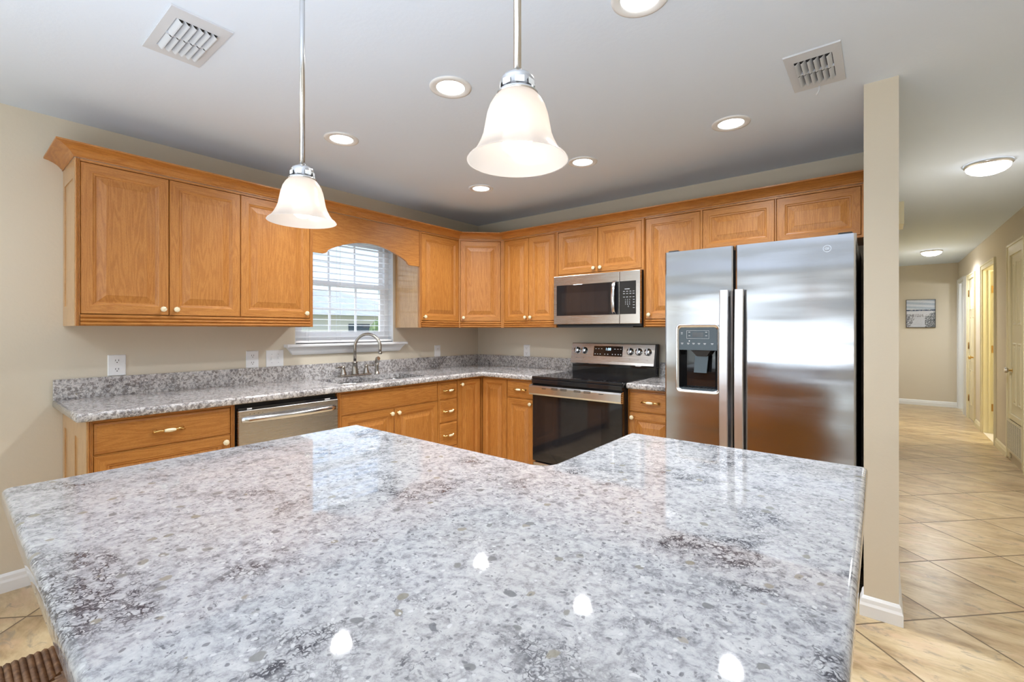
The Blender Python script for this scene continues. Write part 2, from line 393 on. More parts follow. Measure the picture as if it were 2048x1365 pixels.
def inset(poly, d):
    n = len(poly); A = sum(poly[i][0]*poly[(i+1) % n][1]-poly[(i+1) % n][0]*poly[i][1] for i in range(n)); sg = 1 if A > 0 else -1; out = []
    for i in range(n):
        p = Vector(poly[i]); a = (p-Vector(poly[i-1])); b = (Vector(poly[(i+1) % n])-p)
        if a.length < 1e-9: a = b
        if b.length < 1e-9: b = a
        na = Vector((-a.y, a.x)).normalized()*sg; nb = Vector((-b.y, b.x)).normalized()*sg; m_ = (na+nb).normalized()
        out.append(tuple(p+m_*(d/max(.3, m_.dot(na)))))
    return out
def slab(mb, poly, z0, z1, holes=(), r=.010, m=0, flat_edges=None):
    """stone slab with a rounded nosing"""
    lv = [(.006, z0), (.0015, z0+.003), (0, z0+.008), (0, z1-r)]
    for k in range(1, 5): t = k/4*PI/2; lv.append((r*(1-math.cos(t)), z1-r+r*math.sin(t)))
    rs = [[(x, y, z) for x, y in inset(poly, d)] for d, z in lv]
    mb.rings(rs, m, False, False, True)
    for z, d in ((z0, .006), (z1, r)):
        L = [inset(poly, d)]+list(holes); tri = tessellate_polygon([[Vector((a, b, 0)) for a, b in q] for q in L]); flat = [q for l in L for q in l]
        i = mb.vs([(a, b, z) for a, b in flat])
        for t in tri: mb.face([i+k for k in t], m)
    for h in holes:
        i0 = mb.vs([(a, b, z0) for a, b in h]); i1 = mb.vs([(a, b, z1) for a, b in h]); n = len(h)
        for k in range(n): mb.face((i0+k, i0+(k+1) % n, i1+(k+1) % n, i1+k), m)

# ---------------------------------------------------------------- room shell
ZC = 2.377; YB = 6.845; XR = 4.326; YS = -8.0
def wallbox(name, *a, mat='wall_paint'):
    return struct(MB(mat).box(*a).build(name))
fl = struct(MB('floor_tile').box(-.15, 6.2, YS-.15, YB+.15, -.08, 0).build('floor'))
struct(MB('ceiling_paint').box(-.15, 6.2, YS-.15, YB+.15, ZC, ZC+.1).build('ceiling'))
# left wall with kitchen window and an opening added behind the camera
WY0, WY1, WZ0, WZ1 = -1.954, -1.088, 1.172, 2.06
mb = MB('wall_paint')
lefth = [[(WY0, WZ0), (WY1, WZ0), (WY1, WZ1), (WY0, WZ1)], [(-6.75, .55), (-5.45, .55), (-5.45, 2.05), (-6.75, 2.05)]]
mb.prism([(YS-.15, 0), (0.12, 0), (0.12, ZC), (YS-.15, ZC)], -.13, 0, holes=lefth, frm=lambda a, b, z: (z, a, b))
struct(mb.build('wall_left'))
wallbox('wall_back', 0, 3.272, 0, .12, 0, ZC)
wallbox('wall_middle', 3.272, 3.393, -.987, YB, 0, ZC)
wallbox('wall_hall', 3.393, XR+.12, YB, YB+.12, 0, ZC, mat='hall_paint')
mb = MB('wall_paint')
mb.prism([(-.13, 0), (XR+.12, 0), (XR+.12, ZC), (-.13, ZC)], YS-.12, YS, holes=[[(.05, .03), (3.05, .03), (3.05, 2.08), (.05, 2.08)]], frm=lambda a, b, z: (a, z, b))
struct(mb.build('wall_front'))
# right wall with its doorways: (y0, y1, top)
DO = [(6.17, 6.80, 2.03), (5.15, 5.72, 2.00), (3.77, 4.54, 2.02), (2.47, 2.95, 1.997)]
hol = [[(a, .002), (b, .002), (b, t), (a, t)] for a, b, t in DO[:3]]+[[(DO[3][0], .465), (DO[3][1], .465), (DO[3][1], DO[3][2]), (DO[3][0], DO[3][2])]]
mb = MB('hall_paint')
mb.prism([(YS, 0), (YB, 0), (YB, ZC), (YS, ZC)], XR, XR+.115, holes=hol, frm=lambda a, b, z: (z, a, b))
struct(mb.build('wall_right'))
# rooms beyond the hallway doors
mb = MB('trim_cream'); mb.box(XR+.115, 6.1, 5.02, 5.08, 0, ZC).box(XR+.115, 6.1, 3.4, 3.45, 0, ZC).box(6.05, 6.1, 3.4, YB, 0, ZC)
mb.box(XR+.115, 6.1, YB+.05, YB+.1, 0, ZC).box(XR+.115, 6.1, 2.2, 2.24, 0, ZC).box(5.2, 5.24, 2.24, 3.4, 0, ZC)
struct(mb.build('wall_side'))

def baseboard(name, path, h=.089, th=.015):
    """path: list of floor points, board stands on the left-hand side of travel (room side = left)"""
    P = [Vector(p) for p in path]; prof = [(0, 0), (th, 0), (th, h*.55), (th*.75, h*.68), (th*.62, h*.86), (th*.25, h*.97), (0, h)]; rs = []
    for i, p in enumerate(P):
        d0 = (P[i]-P[i-1]).normalized() if i else None; d1 = (P[i+1]-P[i]).normalized() if i < len(P)-1 else None
        n0 = Vector((-d0.y, d0.x)) if d0 else None; n1 = Vector((-d1.y, d1.x)) if d1 else None
        n = n0 or n1
        if n0 and n1: n = (n0+n1)/(1+n0.dot(n1))
        elif n1 and not n0: n = n1
        rs.append([(p.x+n.x*a, p.y+n.y*a, z) for a, z in prof])
    return rs
mb = MB('trim_white'); mb.rings(baseboard('', [(0, -3.17), (0, YS)])); struct(mb.build('baseboard_left'))
mb = MB('trim_white'); mb.rings(baseboard('', [(3.272, -.8), (3.272, -.987), (3.393, -.987), (3.393, 6.83)])) if 0 else mb.rings(baseboard('', [(3.393, 6.84), (3.393, -.987), (3.272, -.987), (3.272, -.9)])[::-1]) if 0 else None
pp = [(3.272, -.90), (3.272, -.987), (3.393, -.987), (3.393, 6.83)]
P2 = []
prof = [(0, 0), (.015, 0), (.015, .049), (.011, .061), (.009, .077), (.004, .086), (0, .089)]
outn = [Vector((-1, 0)), Vector((-1, -1)), Vector((1, -1)), Vector((1, 0))]
for p, n in zip(pp, outn): P2.append([(p[0]+n.x*a, p[1]+n.y*a, z) for a, z in prof])
mb = MB('trim_white'); mb.rings(P2); struct(mb.build('baseboard_middle'))
mb = MB('trim_white'); mb.rings([[(x, YB-a, z) for a, z in prof] for x in (3.41, XR)]); struct(mb.build('baseboard_hall'))
mb = MB('trim_cream')
for a, b in ((4.61, 5.08), (3.11, 3.70), (YS, 2.40)): mb.rings([[(XR-c, y, z) for c, z in prof] for y in (a, b)])
struct(mb.build('baseboard_right'))

# ---------------------------------------------------------------- kitchen window
def window(idx, X, y0, y1, z0, z1, blinds_label, cols=3, rows=2, stool=True, tilt=12):
    wn = struct(MB('vinyl_white').build('window_%d' % idx) if 0 else bpy.data.objects.new('window_%d' % idx, None)); COL.objects.link(wn)
    wn.location = (0, y0, z0); H = z1-z0; W = y1-y0
    mb = MB('vinyl_white'); d0, d1 = -.115, -.065
    mb.box(d0, d1, 0, .045, 0, H).box(d0, d1, W-.045, W, 0, H).box(d0, d1, .045, W-.045, 0, .05).box(d0, d1, .045, W-.045, H-.045, H)
    struct_f = mb.build('window_frame', wn)
    zm = H*.53
    for nm, za, zb, dx in (('upper_sash', zm-.02, H-.045, -.105), ('lower_sash', .05, zm+.02, -.085)):
        s = MB('vinyl_white'); t = .04; s.box(dx-.012, dx+.012, .045, .045+t, za, zb).box(dx-.012, dx+.012, W-.045-t, W-.045, za, zb)
        s.box(dx-.012, dx+.012, .045+t, W-.045-t, za, za+t).box(dx-.012, dx+.012, .045+t, W-.045-t, zb-t, zb)
        for k in range(1, cols): yy = .045+t+(W-.09-2*t)*k/cols; s.box(dx-.006, dx+.006, yy-.008, yy+.008, za+t, zb-t)
        for k in range(1, rows): zz = za+t+(zb-za-2*t)*k/rows; s.box(dx-.0055, dx+.0055, .045+t, W-.045-t, zz-.008, zz+.008)
        so = s.build(nm, wn)
        g_ = MB('pane_glass').box(dx-.001, dx+.001, .045+t, W-.045-t, za+t, zb-t).build('glass', so)
    sv = MB('trim_white'); sv.box(-.064, 0, 0, .004, 0, H).box(-.064, 0, W-.004, W, 0, H).box(-.064, 0, .004, W-.004, H-.004, H)
    sv.build('window_reveal', wn)
    return wn
window(1, 0, WY0, WY1, WZ0, WZ1, '')
# stool and apron under the window
sl = MB('trim_white'); sl.rings([[(0+.0, y, 1.150), (.055, y, 1.150), (.060, y, 1.156), (.060, y, 1.166), (.055, y, 1.172), (0, y, 1.172)] for y in (-2.035, -.975)])
sl.box(-.064, 0, WY0+.002, WY1-.002, 1.160, 1.172)
ap = [(0, 1.150), (.040, 1.150), (.036, 1.140), (.024, 1.125), (.020, 1.105), (.014, 1.094), (0, 1.092)]
sl.rings([[(a, y0+s*(1.150-z)*.75, z) for a, z in ap] for y0, s in ((-2.02, 1), (-.99, -1))])
so = sl.build('window_sill'); struct(so)
# horizontal blind
bl = thing('window_blind', (-.035, WY0+.008, WZ0+.005), 0, 'white horizontal slat blind lowered inside the kitchen window behind the sink', 'blind')
Wb = WY1-WY0-.016; Hb = WZ1-WZ0-.01
MB('vinyl_white').box(-.028, .028, 0, Wb, Hb-.05, Hb, bev=.004).build('headrail', bl)
MB('vinyl_white').box(-.026, .026, .002, Wb-.002, .0, .018, bev=.004).build('bottom_rail', bl)
ns = 18
for k in range(ns):
    z = .045+k*(Hb-.11)/(ns-1); a = math.radians(3); s = MB('blind_slat'); pts = []
    top = []; bot = []
    for j in range(5):
        t = (j/4-.5)*.05; cr = .0015*(1-(2*j/4-1)**2); top.append((t*math.cos(a), t*math.sin(a)+cr+.0008)); bot.append((t*math.cos(a), t*math.sin(a)+cr-.0008))
    ring = top+bot[::-1]
    s.rings([[(x, y, z+zz) for x, zz in ring] for y in (.003, Wb-.003)]); s.build('slat', bl)
for yy in (.10, Wb/2-.07, Wb-.14):
    MB('plastic_white').tube([(.027, yy, .01), (.027, yy, Hb-.05)], .0010, 6).tube([(-.027, yy, .01), (-.027, yy, Hb-.05)], .0010, 6).build('cord', bl)

# ---------------------------------------------------------------- patio door behind the camera and an added side window
pd = bpy.data.objects.new('window_2', None); COL.objects.link(pd); struct(pd); pd.location = (.05, YS, .03)
mb = MB('vinyl_white'); mb.box(0, 3, -.10, -.02, 0, .05).box(0, 3, -.10, -.02, 2.0, 2.05)
for x in (0, 1.0, 2.0): mb.box(x, x+.06, -.10, -.02, .05, 2.0)
mb.box(2.94, 3, -.10, -.02, .05, 2.0)
for z in (.53, 1.05, 1.60): mb.box(.06, 2.94, -.075, -.045, z-.028, z+.028)
mb.build('window_frame', pd)
for x in (.06, 1.06, 2.06): MB('pane_glass').box(x, x+.88 if x > 2 else x+.94, -.062, -.058, .05, 2.0).build('glass', pd)
w3 = bpy.data.objects.new('window_3', None); COL.objects.link(w3); struct(w3); w3.location = (0, -6.75, .55)  # unseen window, put in to bring more light into the room
mb = MB('vinyl_white'); mb.box(-.1, -.03, 0, .05, 0, 1.5).box(-.1, -.03, 1.25, 1.3, 0, 1.5).box(-.1, -.03, .05, 1.25, 0, .05).box(-.1, -.03, .05, 1.25, 1.45, 1.5).box(-.1, -.03, .05, 1.25, .74, .78)
mb.build('window_frame', w3); MB('pane_glass').box(-.067, -.063, .05, 1.25, .05, 1.45).build('glass', w3)

# ---------------------------------------------------------------- cabinets
def door(parent, x0, x1, z0, z1, F, name='door', panel=True, mats=('oak_upright', 'oak_level'), th=.019, loc=None, rz=0, fr=.056):
    w_, h_ = x1-x0, z1-z0; mb = MB(mats)
    if panel: R = [(0, 0, .0), (0, -th+.004, 0), (.003, -th, 0), (fr-.012, -th, 0), (fr-.008, -th+.0035, 0), (fr-.002, -th+.0045, 0), (fr+.002, -th+.0085, 0), (fr+.006, -th+.0085, 1), (fr+.036, -th+.001, 1), (fr+.039, -th-.0002, 1)]
    else: R = [(0, 0, 0), (0, -th+.006, 0), (.003, -th+.003, 0), (.009, -th+.0015, 0), (.012, -th, 0)]
    if min(w_, h_) < 2*(fr+.045) and panel: R = [(a*.72 if a > .01 else a, b, c) for a, b, c in R]
    ids = []
    for a, y, c in R: ids.append(mb.vs([(a, y, a), (w_-a, y, a), (w_-a, y, h_-a), (a, y, h_-a)]))
    vert = not panel
    for j, (p, q) in enumerate(zip(ids, ids[1:])):
        for k in range(4):
            isv = k in (1, 3); mm = 0 if (isv or R[j+1][2]) else 1
            if not panel: mm = 1
            mb.face((p+k, p+(k+1) % 4, q+(k+1) % 4, q+k), mm)
    mb.face([ids[-1]+k for k in range(4)], 0 if panel else 1); mb.face([ids[0]+k for k in (3, 2, 1, 0)], 0)
    return mb.build(name, parent, loc or (x0, -F+th, z0), rz)
KNOB = None
def knob(parent, x, z, th=.019):
    """on a door: x, z local to the door"""
    mb = MB(('brass', 'ceramic_cream'))
    mb.lathe([(.009, 0), (.009, .003), (.004, .005), (.004, .014)], (x, -th, z), 12, 0, 'y')
    mb.lathe([(.004, .012), (.011, .015), (.0155, .021), (.0135, .027), (.006, .030), (.001, .031)], (x, -th, z), 8, 1, 'y', smooth=False)
    o = mb.build('knob', parent); return o
def pull(parent, x, z, th=.019, w_=.115):
    mb = MB(('brass', 'ceramic_cream')); y = -th
    for s in (-1, 1):
        mb.lathe([(.010, 0), (.010, .003), (.0055, .006), (.0045, .017)], (x+s*w_*.42, y, z), 12, 0, 'y')
        mb.tube([(x+s*w_*.50, y-.012, z-.006), (x+s*w_*.42, y-.017, z), (x+s*w_*.30, y-.024, z+.003), (x+s*w_*.17, y-.026, z+.001)], [.003, .0055, .004, .005], 8, 0)
    mb.tube([(x-w_*.18, y-.026, z), (x-w_*.15, y-.026, z), (x-w_*.06, y-.027, z), (x+w_*.06, y-.027, z), (x+w_*.15, y-.026, z), (x+w_*.18, y-.026, z)], [.006, .0075, .0095, .0095, .0075, .006], 10, 1)
    return mb.build('handle', parent)
UB, UT, UDB, UDT, UF = 1.296, 2.103, 1.355, 2.090, .325
def upper(name, loc, rz, W, doors, label, beadl=0, beadr=0, zb=UB, zdb=UDB, knobs=(), rail=True, midw=.002, side=None):
    """carcass width W; doors = [(x0,x1)], front frame filled around the doors"""
    t = thing(name, loc, rz, label, 'cabinet', 'oak wall cabinets'); mb = MB(('oak_upright', 'oak_level', 'inside_dark', 'oak_side')); F = UF
    mb.box(.0, .016, -F+.0205, -.002, zb, UT, 3).box(W-.016, W, -F+.0205, -.002, zb, UT, 3).box(.016, W-.016, -F+.022, -.002, zb+.03 if rail else zb, zb+.045 if rail else zb+.015, 0).box(.016, W-.016, -F+.02, -.002, UT-.016, UT, 1)
    mb.box(.016, W-.016, -.012, -.002, zb+.045, UT-.016, 2)
    d0, d1 = doors[0][0], doors[-1][1]
    for xa, xb in ((0.0, d0-.0015), (d1+.0015, W)):
        if xb-xa > .002: mb.box(xa, xb, -F, -F+.02, zb, UT, 0)
    for (a, b), (c, d) in zip(doors, doors[1:]):
        if c-b > .006: mb.box(b+.002, c-.002, -F, -F+.02, zdb, UDT, 0)
        mb.box(b-.02, c+.02, -F+.021, -F+.03, zdb, UDT, 2)
    mb.box(d0-.002, d1+.002, -F, -F+.02, UDT+.002, UT, 1)
    mb.box(d0-.002, d1+.002, -F+(.004 if rail else 0), -F+.02, zb, zdb-.002, 1)
    if beadl: mb.beads(.0, beadl, zb, UT-.001, -F, 3)
    if beadr: mb.beads(W-beadr, W, zb, UT-.001, -F, 3)
    if side:
        s = -1 if side == 'l' else 1; X = 0 if side == 'l' else W
        for a, b, c, d in ((-F+.001, -F+.05, zb, UT), (-.05, -.003, zb, UT), (-F+.05, -.05, zb, zb+.10), (-F+.05, -.05, UT-.09, UT)):
            mb.box(min(X, X+s*.004), max(X, X+s*.004), a, b, c, d, 3)
    mb.build('carcass', t)
    if rail:
        rb = MB('oak_reeded'); rb.beads(d0-.001, d1+.001, zb+.001, zdb-.004, -F+.001, 3, False, .008); rb.build('beaded_rail', t)
    for i, (a, b) in enumerate(doors):
        dr = door(t, a, b, zdb, UDT, F)
        if i < len(knobs) and knobs[i] is not None: knob(dr, knobs[i]*(b-a) if knobs[i] in (0, 1) else knobs[i], .032) if 0 else knob(dr, (.028 if knobs[i] == 0 else b-a-.028), .032)
    return t
RA = PI/2
upper('wall_cabinet', (0, -3.17, 0), RA, .7275, [(.017, .370), (.373, .7265)], 'oak wall cabinet with two doors at the far left end of the window wall', .015, 0, knobs=(1, 0), side='l')
upper('wall_cabinet', (0, -2.4425, 0), RA, .4515, [(.0015, .4295)], 'single-door oak wall cabinet immediately left of the window, behind the smaller pendant', 0, .019, knobs=(1,))
upper('wall_cabinet', (0, -1.067, 0), RA, .467, [(.022, .460)], 'single-door oak wall cabinet immediately right of the window', .019, 0, knobs=(0,))
# diagonal corner cabinet
cc = thing('wall_cabinet', (0, 0, 0), 0, 'diagonal oak wall cabinet filling the corner between window wall and range wall', 'cabinet', 'oak wall cabinets')
mb = MB(('oak_upright', 'oak_level')); pg = [(.002, -.002), (.002, -.598), (.308, -.598), (.588, -.320), (.598, -.308), (.598, -.002)]
mb.prism([(.002, -.002), (.002, -.599), (.303, -.599), (.599, -.303), (.599, -.002)], UB+.012, UT); mb.build('carcass', cc)
ca = MB(('oak_upright', 'oak_level')); hw = .1985; fy = 0.0
ca.box(-hw, -.187, -.004, .016, UB, UT, 0).box(.187, hw, -.004, .016, UB, UT, 0).box(-.187, .187, -.004, .016, UDT+.002, UT, 1).box(-.187, .187, 0, .016, UB, UDB-.002, 1)
mid = ((.325+.605)/2, -(.605+.325)/2, 0)
fo = ca.build('face_frame', cc, mid, PI/4)
rb = MB('oak_reeded'); rb.beads(-.187, .187, UB+.001, UDB-.004, -.003, 3, False, .008); rb.build('beaded_rail', cc, mid, PI/4)
o_ = Vector((-.185, .015, 0)); o_.rotate(Matrix.Rotation(PI/4, 3, 'Z'))
dr = door(cc, 0, .370, UDB, UDT, 0, loc=(mid[0]+o_.x, mid[1]+o_.y, UDB), rz=PI/4); knob(dr, .028, .032)
upper('wall_cabinet', (.607, 0, 0), 0, .595, [(.026, .3015), (.3035, .573)], 'two-door oak wall cabinet between the corner cabinet and the microwave', .022, .02, knobs=(1, 0))
upper('wall_cabinet', (1.202, 0, 0), 0, .765, [(.015, .384), (.387, .748)], 'short two-door oak wall cabinet directly above the microwave', 0, 0, zb=1.722, zdb=1.735, rail=False, knobs=(1, 0))
upper('wall_cabinet', (1.967, 0, 0), 0, .411, [(.016, .402)], 'single-door oak wall cabinet between microwave and refrigerator', .014, 0, knobs=(0,))
upper('wall_cabinet', (2.378, 0, 0), 0, .889, [(.007, .438), (.449, .868)], 'wide oak wall cabinet above the refrigerator with two low doors', 0, 0, zb=1.80, zdb=1.815, rail=False)
# valance board
vb = MB(('oak_level',)); ya, yb = -1.990, -1.068; arch = [(ya, 1.806), (-1.912, 1.806), (-1.895, 1.812), (-1.885, 1.822)]
for k in range(0, 25):
    t = k/24; yy = -1.880+(1.880-1.195)*t; arch.append((yy, 1.826+.102*math.sin(PI*min(1, max(0, t*.97+.015)))**.85))
arch += [(-1.188, 1.822), (-1.178, 1.812), (-1.160, 1.806), (yb, 1.806), (yb, UT), (ya, UT)]
vb.prism(arch, .303, .322, frm=lambda a, b, z: (z, a, b))
tag(vb.build('valance'), 'arched oak valance board bridging the two cabinets above the window', 'valance')
# crown moulding
cp = [(.0, -3.174), (.326, -3.174), (.326, -.6045), (.6055, -.326), (3.268, -.326)]
prof = [(.0005, 2.105), (.004, 2.105), (.004, 2.112), (.010, 2.116), (.014, 2.122), (.022, 2.130), (.036, 2.139), (.052, 2.146), (.066, 2.150), (.072, 2.152), (.072, 2.160), (.0005, 2.160)]
def crown(path, prof):
    P = [Vector(p) for p in path]; rs = []
    for i, p in enumerate(P):
        d0 = (P[i]-P[i-1]).normalized() if i else None; d1 = (P[i+1]-P[i]).normalized() if i < len(P)-1 else None
        R_ = lambda d: Vector((d.y, -d.x))
        if d0 is None: n = R_(d1)
        elif d1 is None: n = R_(d0)
        else: n = (R_(d0)+R_(d1))/(1+d0.dot(d1))
        rs.append([(p.x+n.x*a, p.y+n.y*a, z) for a, z in prof])
    return rs
mb = MB('oak_level')
R = crown(cp, prof)
for a, b in zip(R, R[1:]): mb.rings([a, b])
tag(mb.build('crown_moulding'), 'long oak crown moulding running along the tops of all wall cabinets', 'moulding')

# base cabinets
BF, BT = .61, .875
def base_cab(loc, rz, W, label, doors=(), drawers=(), beadl=0, beadr=0, knobs=(), side=None, pulls=True, name='base_cabinet'):
    t = thing(name, loc, rz, label, 'cabinet', 'oak base cabinets'); F = BF; mb = MB(('oak_upright', 'oak_level', 'inside_dark', 'oak_side'))
    mb.box(0, .018, -F+.0205, -.002, .10 if side is None else .0, BT, 3).box(W-.018, W, -F+.0205, -.002, .10, BT, 3).box(.018, W-.018, -F+.05, -.002, .10, .118, 0)
    mb.box(.018, W-.018, -F+.025, -F+.03, .118, BT-.02, 2).box(.018, W-.018, -F+.075, -F+.095, 0, .10, 2)
    al = list(doors)+list(drawers); x0 = min(a[0] for a in al); x1 = max(a[1] for a in al)
    mb.box(0, x0-.002, -F, -F+.02, .10, BT, 0).box(x1+.002, W, -F, -F+.02, .10, BT, 0).box(x0-.002, x1+.002, -F, -F+.02, .862, BT, 1).box(x0-.002, x1+.002, -F, -F+.02, .10, .113, 1)
    for a, b, z0, z1 in al:
        if z0 > .14: mb.box(x0-.002, x1+.002, -F+.0045, -F+.02, z0-.0045, z0-.0015, 1)
    if beadl: mb.beads(0, beadl, .10, BT-.001, -F, 3)
    if beadr: mb.beads(W-beadr, W, .10, BT-.001, -F, 3)
    if side:
        X = 0
        for a, b, c, d in ((-F+.001, -F+.06, 0, BT), (-.06, -.003, 0, BT), (-F+.29-.02, -F+.29+.02, .12, BT-.10), (-F+.06, -.06, 0, .12), (-F+.06, -.06, BT-.10, BT)):
            mb.box(-.005, 0, a, b, c, d, 3)
    mb.build('carcass', t)
    for i, (a, b, z0, z1) in enumerate(doors):
        dr = door(t, a, b, z0, z1, F)
        if i < len(knobs) and knobs[i] is not None: knob(dr, .028 if knobs[i] == 0 else b-a-.028, z1-z0-.032)
    for a, b, z0, z1 in drawers:
        dw = door(t, a, b, z0, z1, F, 'drawer', False)
        if pulls: pull(dw, (b-a)/2, (z1-z0)/2, w_=min(.13, (b-a)*.62))
    # narrow shadow rail under the counter
    return t
ZD0, ZD1 = .718, .860
base_cab((0, -3.170, 0), RA, .590, 'oak base cabinet with wide drawer left of the dishwasher', [(.019, .570, .115, .712)], [(.019, .570, ZD0, ZD1)], .016, .017, (1,), side='l')
base_cab((0, -1.983, 0), RA, .874, 'wide oak sink base cabinet with a blank false drawer front', [(.033, .446, .115, .712), (.450, .863, .115, .712)], [(.033, .863, ZD0, ZD1)], .024, 0, (1, 0), pulls=False)
base_cab((0, -1.108, 0), RA, .212, 'narrow oak base cabinet with a stack of small drawers', [], [(.008, .203, ZD0, ZD1), (.008, .203, .532, .713), (.008, .203, .330, .527), (.008, .203, .115, .325)])
# corner base cabinet with folding door
cb = thing('base_cabinet', (0, 0, 0), 0, 'L-shaped oak corner base cabinet with a door on each inner face', 'cabinet', 'oak base cabinets')
mb = MB(('oak_upright', 'oak_level', 'inside_dark'))
mb.prism([(.002, -.002), (.002, -.895), (.588, -.895), (.588, -.588), (.886, -.588), (.886, -.002)], .10, BT)
mb.prism([(.05, -.05), (.05, -.89), (.53, -.89), (.53, -.53), (.88, -.53), (.88, -.05)], 0, .10, 2)
mb.box(.589, .610, -.6085, -.589, .10, BT, 0)
mb.box(.589, .609, -.894, -.61, .862, BT, 1).box(.611, .886, -.609, -.589, .862, BT, 1).box(.589, .609, -.894, -.61, .10, .113, 1).box(.611, .886, -.609, -.589, .10, .113, 1)
mb.build('carcass', cb)
d_ = door(cb, 0, .262, .115, ZD1, 0, loc=(.591, -.893, .115), rz=PI/2, fr=.05); knob(d_, .028, ZD1-.115-.036)
door(cb, 0, .262, .115, ZD1, 0, loc=(.622, -.591, .115), rz=0, fr=.05)
base_cab((.888, 0, 0), 0, .316, 'narrow oak base cabinet with one drawer just left of the range', [(.008, .285, .115, .712)], [(.008, .285, ZD0, ZD1)], 0, 0, (1,))
base_cab((1.974, 0, 0), 0, .326, 'narrow oak base cabinet with one drawer between range and refrigerator', [(.006, .316, .115, .712)], [(.006, .316, ZD0, ZD1)], 0, 0, (0,))

# ---------------------------------------------------------------- wall counters
CT = .914; CD = .647
def rrect(x0, x1, y0, y1, r): return fillet([(x0, y0), (x1, y0), (x1, y1), (x0, y1)], r, 5)
mb = MB('granite_wall')
sinkh = [rrect(.165, .545, -1.895, -1.545, .07), rrect(.165, .545, -1.515, -1.165, .07)]
slab(mb, fillet([(.001, -3.213), (CD, -3.213), (CD, -CD), (1.2055, -CD), (1.2055, -.001), (.001, -.001)], [0, .012, .02, .006, 0, 0], 3), CT-.038, CT, sinkh, r=.012)
mb.box(.001, .023, -3.213, -.001, CT-.001, 1.0195, bev=.002).box(.023, 1.2055, -.023, -.001, CT-.001, 1.0195, bev=.002)
tag(mb.build('countertop'), 'L-shaped speckled granite worktop with backsplash along window wall and corner', 'countertop')
mb = MB('granite_wall'); slab(mb, fillet([(1.9725, -.001), (1.9725, -CD), (2.302, -CD), (2.302, -.001)], [0, .012, 0, 0], 3), CT-.038, CT, r=.012)
mb.box(1.9725, 2.302, -.023, -.001, CT-.001, 1.0195, bev=.002)
tag(mb.build('countertop'), 'short granite worktop piece between range and refrigerator', 'countertop')
# sink
sk = thing('kitchen_sink', (.355, -1.53, .7), 0, 'stainless double-bowl undermount sink below the window', 'sink')
for s, nm in ((-1, 'bowl'), (1, 'bowl')):
    mb = MB('sink_steel'); y0, y1 = (-1.897, -1.543) if s < 0 else (-1.517, -1.163); rs = []
    for d, z in ((-.012, CT-.0392), (0, CT-.0395), (.004, CT-.06), (.012, .73), (.03, .712), (.07, .708)):
        rs.append([(x-.355, y+1.53, z-.7) for x, y in rrect(.163+d, .547-d, y0+d, y1-d, max(.02, .07-d))])
    mb.rings(rs, 0, False, True, True); mb.build(nm, sk)
# faucet
fc = thing('kitchen_faucet', (.095, -1.525, CT), 0, 'brushed nickel gooseneck faucet with two lever handles behind the sink', 'faucet')
mb = MB('nickel'); mb.box(-.028, .028, -.135, .135, 0, .012, bev=.005); mb.build('base_plate', fc)
mb = MB('nickel'); mb.lathe([(.030, .012), (.028, .02), (.023, .06), (.017, .10), (.021, .104), (.021, .110), (.0115, .114), (.0115, .13)], (0, 0, 0), 20)
pts = [(0, 0, .12), (0, 0, .226)]
for k in range(1, 15): a = PI-(PI+.15)*k/14; q_ = .104+.104*math.cos(a); pts.append((q_*.85, q_*.53, .226+.104*math.sin(a)))
pts.append((pts[-1][0], pts[-1][1], pts[-1][2]-.018)); mb.tube(pts, .0118, 14)
e = pts[-1]; mb.tube([e, (e[0], e[1], e[2]-.003), (e[0], e[1], e[2]-.012), (e[0], e[1], e[2]-.02)], [.012, .0155, .0155, .0135], 14)
mb.build('spout', fc)
for s in (-1, 1):
    mb = MB('nickel'); mb.lathe([(.028, .010), (.025, .02), (.016, .055), (.014, .065), (.016, .07), (.012, .082), (.005, .086)], (0, s*.102, 0), 16)
    mb.tube([(0, s*.102, .074), (.003, s*.125, .075), (.006, s*.150, .074), (.008, s*.165, .073)], [.008, .0065, .0065, .008], 10); mb.build('lever_handle', fc)
mb = MB('nickel'); mb.lathe([(.022, 0), (.022, .006), (.015, .012), (.013, .03), (.0145, .07), (.0165, .095)], (0, 0, 0), 16)
mb.tube([(0, 0, .09), (.001, 0, .112), (.010, 0, .126), (.022, 0, .130)], [.0165, .0175, .018, .016], 14)
tag(mb.build('side_sprayer', None, (.10, -1.325, CT)), 'brushed nickel side sprayer standing right of the gooseneck faucet', 'sprayer')

# ---------------------------------------------------------------- dishwasher
dw = thing('dishwasher', (0, -2.577, 0), RA, 'stainless dishwasher with a curved bar handle under the window-wall worktop', 'dishwasher')
W = .590
mb = MB('black_matte'); mb.box(.002, W-.002, -.60, -.02, .02, .868); mb.build('tub', dw)
mb = MB(('steel_warm', 'black_gloss')); mb.box(.004, W-.004, -.640, -.601, .11, .838, 0, bev=.004); mb.build('door', dw)
mb = MB(('black_gloss', 'plastic_white')); mb.box(.006, W-.006, -.632, -.601, .8385, .852); mb.box(.05, .075, -.6325, -.632, .841, .848, 1).box(.50, .535, -.6325, -.632, .841, .848, 1); mb.build('control_strip', dw)
mb = MB('steel_bright'); n = 14; rs = []
for k in range(n+1):
    t = k/n; x = .020+t*(W-.04); y = -.642-.040*math.sin(PI*t)**.55; rs.append([(x, y+.010, .768), (x, y, .774), (x, y-.002, .786), (x, y, .798), (x, y+.010, .804), (x, y+.012, .786)])
mb.rings(rs, 0, True, True, True); mb.build('handle', dw)
for k in range(4): MB('black_matte').box(.060+k*.022, .064+k*.022, -.6406, -.640, .814, .817).build('button', dw)
mb = MB('black_matte'); mb.box(.01, W-.01, -.56, -.5, 0, .10); mb.build('toe_kick', dw)

def mark(parent, *a):
    return MB('print_white').box(*a).build('key_mark', parent)
